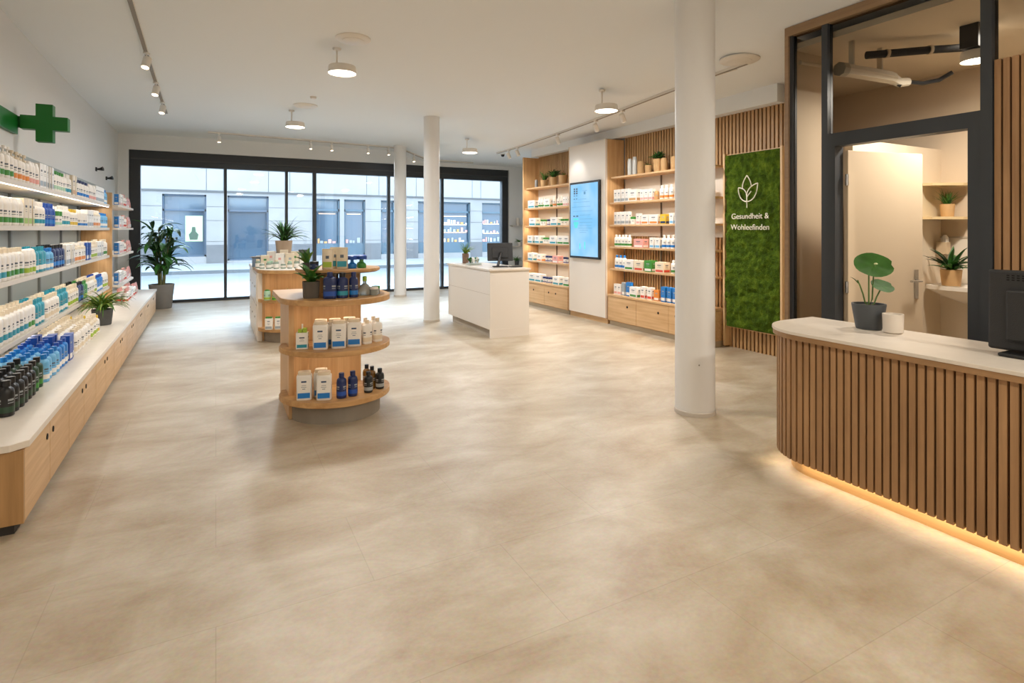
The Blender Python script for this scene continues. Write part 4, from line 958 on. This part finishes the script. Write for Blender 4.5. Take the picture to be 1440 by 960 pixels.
one(('lotion_bottle','navy','navy','blue',.20,.034), .972, 4.55, z3, 'slim navy bottle on the front stand table top, rightmost of three')
clear_m = mat('clear_glass', 'c9cfc9', .12, trans=.6)
o = empty('glass_flask', (1.085, 4.66, z3), 0, 'round clear glass flask with a yellow stopper on the front stand', 'flask', G1)
MB().lathe([(.045, 0), (.052, .01), (.052, .05), (.035, .08), (.015, .095), (.015, .12)], 20).build('flask_body', clear_m, o, smooth=True); MB().lathe([(.018, .115), (.018, .15), (.012, .155)], 12).build('stopper', pm('lime'), o, smooth=True)
for i, (x, y) in enumerate(((1.15, 4.62), (1.185, 4.69))):
    o = empty('glass_jar', (x, y, z3), 0, ['small clear jar with white lid beside the glass flask', 'small clear jar with green lid at the right edge of the stand top'][i], 'jar', G1)
    MB().lathe([(.032, 0), (.034, .005), (.034, .05)], 18).build('jar_body', clear_m, o, smooth=True); MB().lathe([(.035, .05), (.035, .068)], 18).build('lid', pm(['white', 'green'][i]), o, smooth=True)
sqb = ('milk_carton_bottle','white','cream','blue',.215,.056)
for x, y, t in ((.722, 4.57, 'left of the three front ones on the middle shelf'), (.74, 4.665, 'behind the left one on the middle shelf'), (.858, 4.555, 'centre of the three front ones on the middle shelf'), (.845, 4.65, 'behind the centre one on the middle shelf'), (.982, 4.58, 'right of the three front ones on the middle shelf'), (.965, 4.675, 'behind the right one on the middle shelf')):
    one(sqb, x, y, z2, 'white square bottle with blue panel, '+t)
for x, y, t in ((.608, 4.60, 'leftmost on the bottom shelf'), (.743, 4.53, 'front one, second from left on the bottom shelf'), (.735, 4.625, 'behind the second one on the bottom shelf')):
    one(sqb, x, y, z1, 'white square bottle with blue panel, '+t)
o = one(('medicine_box','white','white','teal',.125,.044), .60, 4.66, z2, 'white carton with teal band and green caps on top, middle stand shelf', cat='box')
MB().box(-.03, .0, -.02, .02, .125, .15).box(.004, .034, -.02, .02, .125, .158).build('green_top', pm('lime'), o); MB().tube([(0, 0, .15), (0, 0, .19)], .006, 8).build('nozzle', pm('white'), o, smooth=True)
wpb = ('flask_bottle','white','cream','cream',.195,.034)
for x, y, t in ((1.09, 4.60, 'front left'), (1.10, 4.70, 'rear left'), (1.19, 4.66, 'front right'), (1.18, 4.76, 'rear right')): one(wpb, x, y, z2, f'plain white flask bottle, {t} of four at the right of the middle stand shelf', rz=.3)
nv2 = ('lotion_bottle','navy','navy','royal',.195,.037)
one(nv2, .868, 4.50, z1, 'navy round-shouldered bottle on the bottom stand shelf, left of the pair'); one(nv2, .958, 4.52, z1, 'navy round-shouldered bottle on the bottom stand shelf, right of the pair')
dkb = ('lotion_bottle','black','black','grey',.165,.034)
one(dkb, 1.09, 4.555, z1, 'black bottle with grey band on the bottom stand shelf, left of two'); one(dkb, 1.20, 4.62, z1, 'black bottle with grey band on the bottom stand shelf, rightmost')
amb = ('lotion_bottle','amber','black','amber',.18,.030)
one(amb, 1.145, 4.66, z1, 'amber bottle standing between the two black ones on the bottom shelf'); one(amb, 1.12, 4.74, z1, 'amber bottle at the back behind the black ones, bottom shelf')
pch = ('refill_pouch','cream','white','lime',.165,.042); pch2 = ('refill_pouch','cream','white','teal',.175,.046)
one(pch, .80, 4.72, z4, 'cream pouch with lime panel on the upper tier of the front stand'); one(pch2, .915, 4.72, z4, 'cream pouch with teal panel on the front stand upper tier, front one'); one(pch2, .88, 4.80, z4, 'cream pouch with teal panel on the upper tier, behind the others')
def mushroom(x, y, c, label):
    o = empty('squat_bottle', (x, y, z4), 0, label, 'bottle', G1)
    MB().lathe([(.034, 0), (.038, .01), (.034, .035), (.014, .05), (.012, .075)], 18).build('bottle_body', pm(c), o, smooth=True)
    MB().lathe([(.040, .072), (.042, .078), (.042, .10), (.036, .104)], 18).build('cap', pm('royal'), o, smooth=True)
mushroom(1.00, 4.74, 'blue', 'squat blue bottle with broad blue cap on the upper tier'); 
mushroom(1.085, 4.76, 'green', 'squat green bottle with broad blue cap, right end of the upper tier front'); mushroom(1.10, 4.86, 'green', 'squat green bottle with broad blue cap, behind the other green one')
o = one(('cream_tub','navy','black','navy',.065,.034), .70, 4.74, z4, 'small navy tub with black lid on the upper tier, left end', cat='tub')
tuft((.665, 4.665, z3), 'leafy plant in a squarish grey pot on the front stand table top', mat('pot_taupe', '5f574e', .75, var=.06), .062, .13, 26, .19, .045, [leaf2, leaf1], seed=41, elev=(.7, 1.4), droop=(.3, 1.3), shape='broad', sq=5, taper=.92)
tuft((.66, 4.86, z4), 'small leafy plant in a dark cup at the left edge of the upper tier', pot_m, .035, .05, 12, .15, .035, [leaf2, leaf1], seed=42, elev=(.8, 1.5), droop=(.2, .9), shape='broad')
# rear stand
s2 = stand((.93, 8.36, 0), 'oak display stand with white drawer side, behind the foreground stand')
MB().box(-.44, -.378, -.10, 1.55, .0, .918).build('white_side', white_m, s2, bevel=.002)
for k in range(3):
    for j in range(2):
        f = MB().box(-.452, -.44, -.08+k*.54, .44+k*.54, .08+j*.42, .48+j*.42).build('drawer', white_m, s2, bevel=.002)
        MB().lathe([(.014, 0), (.014, .006)], 12, M=Matrix.Translation((-.458, .18+k*.54, .30+j*.42)) @ Matrix.Rotation(PI/2, 4, 'Y')).build('knob', mat('knob_brass', '8d7a5c', .4, .5), f)
MB().box(-.335, .235, .58, 1.5, .0, .918).build('rear_body', white_m, s2); MB().box(-.46, .42, .60, 1.56, .918, .963).build('rear_top', top_m, s2, bevel=.003)
MB().prism(dshape(0, 0, .435, .60), .9632, .968).build('top_inlay', top_m, s2)
G2 = 'products on the rear display stand'
zz = .9685
rnd = random.Random(17)
for i, (x, y, h_) in enumerate(((.80, 8.52, .20), (.93, 8.50, .20), (.62, 8.72, .17), (.72, 8.90, .22), (.88, 8.80, .24), (1.02, 8.72, .22), (1.12, 8.55, .16), (.58, 9.05, .15))):
    o = MB().box(-.055, .055, -.035, .035, 0, h_).build('gift_box', pm('cream' if i % 3 else 'white', .6), loc=(x, y, zz), rz=FZ+rnd.uniform(-.2, .2), bevel=.003)
    MB().add([(-.018, -.0362, h_*.55), (.018, -.0362, h_*.55), (.018, -.0362, h_*.70), (-.018, -.0362, h_*.70)], [(0,1,2,3)]).build('printed_mark', pm(['pink', 'grey', 'green'][i % 3]), o)
    tag(o, f'pale gift box on the rear stand top, {["tall front left", "tall front middle", "short left", "upright rear left", "tallest rear", "upright rear right", "short right", "farthest left"][i]} one', 'box', G2)
for i, (x, y) in enumerate(((.56, 8.40), (.64, 8.34), (.73, 8.28), (.82, 8.30), (.90, 8.26), (.99, 8.28), (1.08, 8.34), (.68, 8.48), (.52, 8.60))):
    o = empty('glass_jar', (x, y, zz), 0, f'small pale green glass jar on the rear stand top, {ordn(i+1)} counted from the left edge', 'jar', G2)
    hh = .07+.02*(i % 3)
    MB().lathe([(.030, 0), (.033, .006), (.033, hh*.8), (.022, hh*.92)], 16).build('jar_body', mat('mint_glass', 'b7cdbd', .2, trans=.4), o, smooth=True); MB().lathe([(.024, hh*.9), (.024, hh*1.12)], 14).build('lid', pm(['white', 'mint', 'cream'][i % 3]), o, smooth=True)
    MB().lathe([(.0338, .016), (.0338, hh*.6)], 16).build('label', pm('white'), o, smooth=True)
for i, (x, y) in enumerate(((.55, 8.90), (.66, 9.2))):
    o = empty('acrylic_riser', (x, y, zz), FZ, f'small blue-grey glass riser with a thin plate on the rear stand, {["nearer", "farther"][i]} one', 'riser', 'risers on the rear stand')
    MB().box(-.10, .10, -.10, .10, .135, .145).build('plate', mat('riser_plate', '8a8078', .4), o); 
    MB().box(-.075, .075, -.075, .075, 0, .135).build('riser_block', mat('riser_blue', '8a9fb8', .2, trans=.3), o)
o = bx('display_block', pm('cream', .6), -.11, .11, -.11, .11, 0, .17, bevel=.004); o.location = (.90, 9.02, zz); tag(o, 'pale display block under the beige plant pot on the rear stand', 'display block')
tuft((.90, 9.02, zz+.171), 'bushy long-leaved plant in a beige pot high on the rear stand', potb_m, .12, .20, 90, .42, .035, [leaf1, leaf3], seed=51, elev=(.6, 1.5), droop=(.5, 1.6))
o = empty('tablet_stand', (1.14, 8.80, zz), FZ, 'dark leaning display tablet on the right of the rear stand', 'tablet')
MB().box(-.07, .07, -.008, .008, 0, .25, M=Matrix.Rotation(-.35, 4, 'X')).build('tablet_panel', mat('tablet_dark', '3b3f38', .4), o, bevel=.003); MB().box(-.06, .06, -.01, .1, 0, .01).build('foot', black_m, o)
one(('round_bottle','mint','green','lime',.14,.042), .60, 8.06, z2, 'pale green bottle with green cap on the rear stand upper shelf', g=G2)
one(('round_bottle','lime','green','green',.11,.036), .69, 8.02, z2, 'lime green bottle on the rear stand upper shelf, near its left', g=G2)
tuft((.83, 8.12, z2), 'small feathery plant in a low cream bowl on the rear stand shelf', cream_m, .08, .06, 30, .18, .016, [leaf3, leaf2], seed=52, elev=(.5, 1.3))
for i, x in enumerate((.62, .735, .85)): one(('milk_carton_bottle','white','green','grey',.165,.048), x, 8.03-.03*i, z1, f'white square bottle with green lid on the rear stand bottom shelf, {["left", "middle", "right"][i]} one', g=G2)

# ------------------------------------------------------------------ the street
kerb_m = mat('kerb', '636a70', .8); road_m = mat('road', '6d757b', .85, var=.06, vscale=3); walk_m = mat('pavement', '8b9196', .85, var=.05, vscale=2)
struct(bx('ground_pavement', walk_m, -25, 45, WY+.02, 15.6, -.15, -.02)); struct(bx('ground_road', road_m, -25, 45, 15.6, 22.8, -.2, -.06))
struct(bx('ground_far_pavement', walk_m, -25, 45, 22.8, 27.6, -.15, .05)); struct(bx('trim_5', kerb_m, -25, 45, 22.65, 22.8, -.15, .055))
stone = mat('stone_facade', '8e8f90', .85, var=.08, vscale=1.2); stone2 = mat('stone_base', '66696d', .85, var=.1, vscale=2); joint_m = mat('stone_joint', '5c5e60', .9)
BO = (5, 27.5, 0); FY = 27.5
b = empty('building', BO, 0, 'pale stone building with dark shopfronts across the street', 'building')
ops = [(-1.98,-.36,.35,3.0),(.45,2.11,.15,3.0),(4.1,5.23,.3,2.95),(5.43,6.44,.3,2.95),(7.2,7.9,.3,2.95),(9.1,9.75,.3,2.95),(10.25,12.0,.3,2.95),(12.68,14.0,.3,2.95),(15.0,17.5,.3,2.95),(-6.5,-3.6,.3,3.0),(-12,-8,.3,3.0)]
ups = [(-2.05,-.4),(.75,2.0),(1.6+.9,2.9),(4.1,6.5),(7.1,7.85),(9.3,10.0),(11.2,12.05),(12.6,13.6),(15,17),(-6.5,-3.8),(-12,-8)]
W_ = MB(); 
def wallwith(m, rects, x0, x1, z0, z1, y0, y1):
    rects = sorted(r for r in rects if r[0] < x1 and r[1] > x0); x = x0
    for a, c1, zb, zt in rects:
        m.box(x, a, y0, y1, z0, z1); m.box(a, c1, y0, y1, z0, zb); m.box(a, c1, y0, y1, zt, z1); x = c1
    m.box(x, x1, y0, y1, z0, z1)
wallwith(W_, ops, -14, 20, 0, 3.12, FY, FY+.4)
W_.build('ground_floor_wall', stone, b, org=BO)
W2 = MB(); wallwith(W2, [(a, c1, 4.42, 6.4) for a, c1 in ups if not 2.4 < a < 2.6], -14, 20, 3.2, 9.5, FY, FY+.4); W2.build('upper_wall', mat('stone_light', '98999a', .85, var=.05, vscale=1), b, org=BO)
MB().box(-14, 20, FY-.05, FY+.4, 3.12, 3.2).build('string_course', joint_m, b, org=BO)
J = MB()
for x in (-2.9, -.36, .3, 2.1, 3.0, 4.0, 6.5, 7.1, 8.0, 9.0, 10.2, 12.1, 12.6, 14.2): J.box(x-.012, x+.012, FY-.006, FY, 3.2, 4.4)
for x0, x1 in ((-3.3,-1.98),(-.36,.45),(2.11,4.1),(6.44,7.2),(7.9,9.1),(12.0,12.68)):
    for z in (1.0, 1.9, 2.5): J.box(x0, x1, FY-.006, FY, z-.01, z+.01)
for a, c1 in ups: J.box(a-.05, c1+.05, FY-.05, FY, 4.36, 4.42)
J.build('stone_joints', joint_m, b, org=BO)
Bs = MB()
for x0, x1 in ((-3.6,-1.98),(-.36,.45),(2.11,4.1),(6.44,7.2),(7.9,9.1),(12.0,12.68)): Bs.box(x0, x1, FY-.03, FY, 0, .85)
Bs.build('stone_base_blocks', stone2, b, org=BO)
pane_dark = mat('shop_glass', '3a5266', .1, spec=.8); wfr = mat('window_blue_frame', '4a6272', .5); inner_m = mat('shop_inside', '2c2a2a', .8)
for i, (a, c1, zb, zt) in enumerate(ops):
    blue = 2 <= i <= 7
    f = MB().box(a, a+.07, FY+.1, FY+.2, zb, zt).box(c1-.07, c1, FY+.1, FY+.2, zb, zt).box(a, c1, FY+.1, FY+.2, zt-.07, zt).box(a, c1, FY+.1, FY+.2, zb, zb+.07).box(a, c1, FY+.1, FY+.2, 2.3 if not blue else 2.38, 2.38 if not blue else 2.48)
    if blue: f.box(a, c1, FY+.12, FY+.22, zb, .85)
    fo = f.build('shopfront', wfr if blue else mat('dark_shopfront', '42566a', .5), b, org=BO)
    MB().box(a+.03, c1-.03, FY+.24, FY+.25, zb+.03, zt-.03).build('shop_glass', pane_dark, fo, org=BO)
for a, c1 in ups:
    if 2.4 < a < 2.6: continue
    f = MB().box(a, a+.06, FY+.1, FY+.18, 4.42, 6.4).box(c1-.06, c1, FY+.1, FY+.18, 4.42, 6.4).box((a+c1)/2-.03, (a+c1)/2+.03, FY+.1, FY+.18, 4.42, 6.4).box(a, c1, FY+.1, FY+.18, 4.42, 4.5).build('upper_window', mat('white_sash', 'b9c0c4', .5), b, org=BO)
    MB().box(a, c1, FY+.2, FY+.21, 4.42, 6.4).build('window_glass', mat('upper_glass', '3e5361', .1), f, org=BO)
# lit displays behind the shopfronts
lit = mat('lit_display', '8fae8c', .6, emit=.9, ec='9fc0a0'); lit2 = mat('shelf_warm_light', 'ffcf96', .5, emit=2.2, ec='ffc890')
q = MB().box(-1.15, -.5, FY+.20, FY+.235, 1.0, 2.1).build('window_poster', lit, b, org=BO)
MB().prism([(-.98, 1.08), (-.70, 1.08), (-.66, 1.30), (-.76, 1.42), (-.78, 1.62), (-.90, 1.62), (-.92, 1.42), (-1.02, 1.30)], 0, .02, M=Matrix.Translation((0, FY+.198, 0)) @ Matrix.Rotation(PI/2, 4, 'X')).build('poster_figure', mat('poster_dark', '3c5548', .7), q, org=BO)
for a, c1, zs in ((10.3, 11.95, (1.35, 1.75, 2.2)), (12.75, 13.9, (1.3, 1.8)), (4.2, 5.15, (2.25,)), (5.5, 6.35, (2.25,))):
    for z in zs: MB().box(a+.1, c1-.1, FY+.215, FY+.238, z, z+.025).build('display_light', lit2, b, org=BO)
rnd = random.Random(3); goods = [mat('goods_'+c, PCOL[c], .6) for c in ('white', 'tan', 'pink', 'grey')]
for a, c1, zs in ((10.35, 11.9, (.86, 1.375, 1.775)), (12.8, 13.8, (.86, 1.325, 1.825)), (4.25, 5.1, (.86,)), (5.55, 6.3, (.86,))):
    for z in zs:
        m = MB(); x = a
        while x < c1-.1:
            wd = rnd.uniform(.06, .16); m.box(x, x+wd, FY+.205, FY+.236, z, z+rnd.uniform(.08, .26), rnd.randrange(4)); x += wd+rnd.uniform(.02, .12)
        g = m.build('window_display_goods', goods, b, org=BO); g['kind'] = 'stuff'

for o in bpy.data.objects:
    for k in ('used', 'look', 'short'):
        if k in o: del o[k]
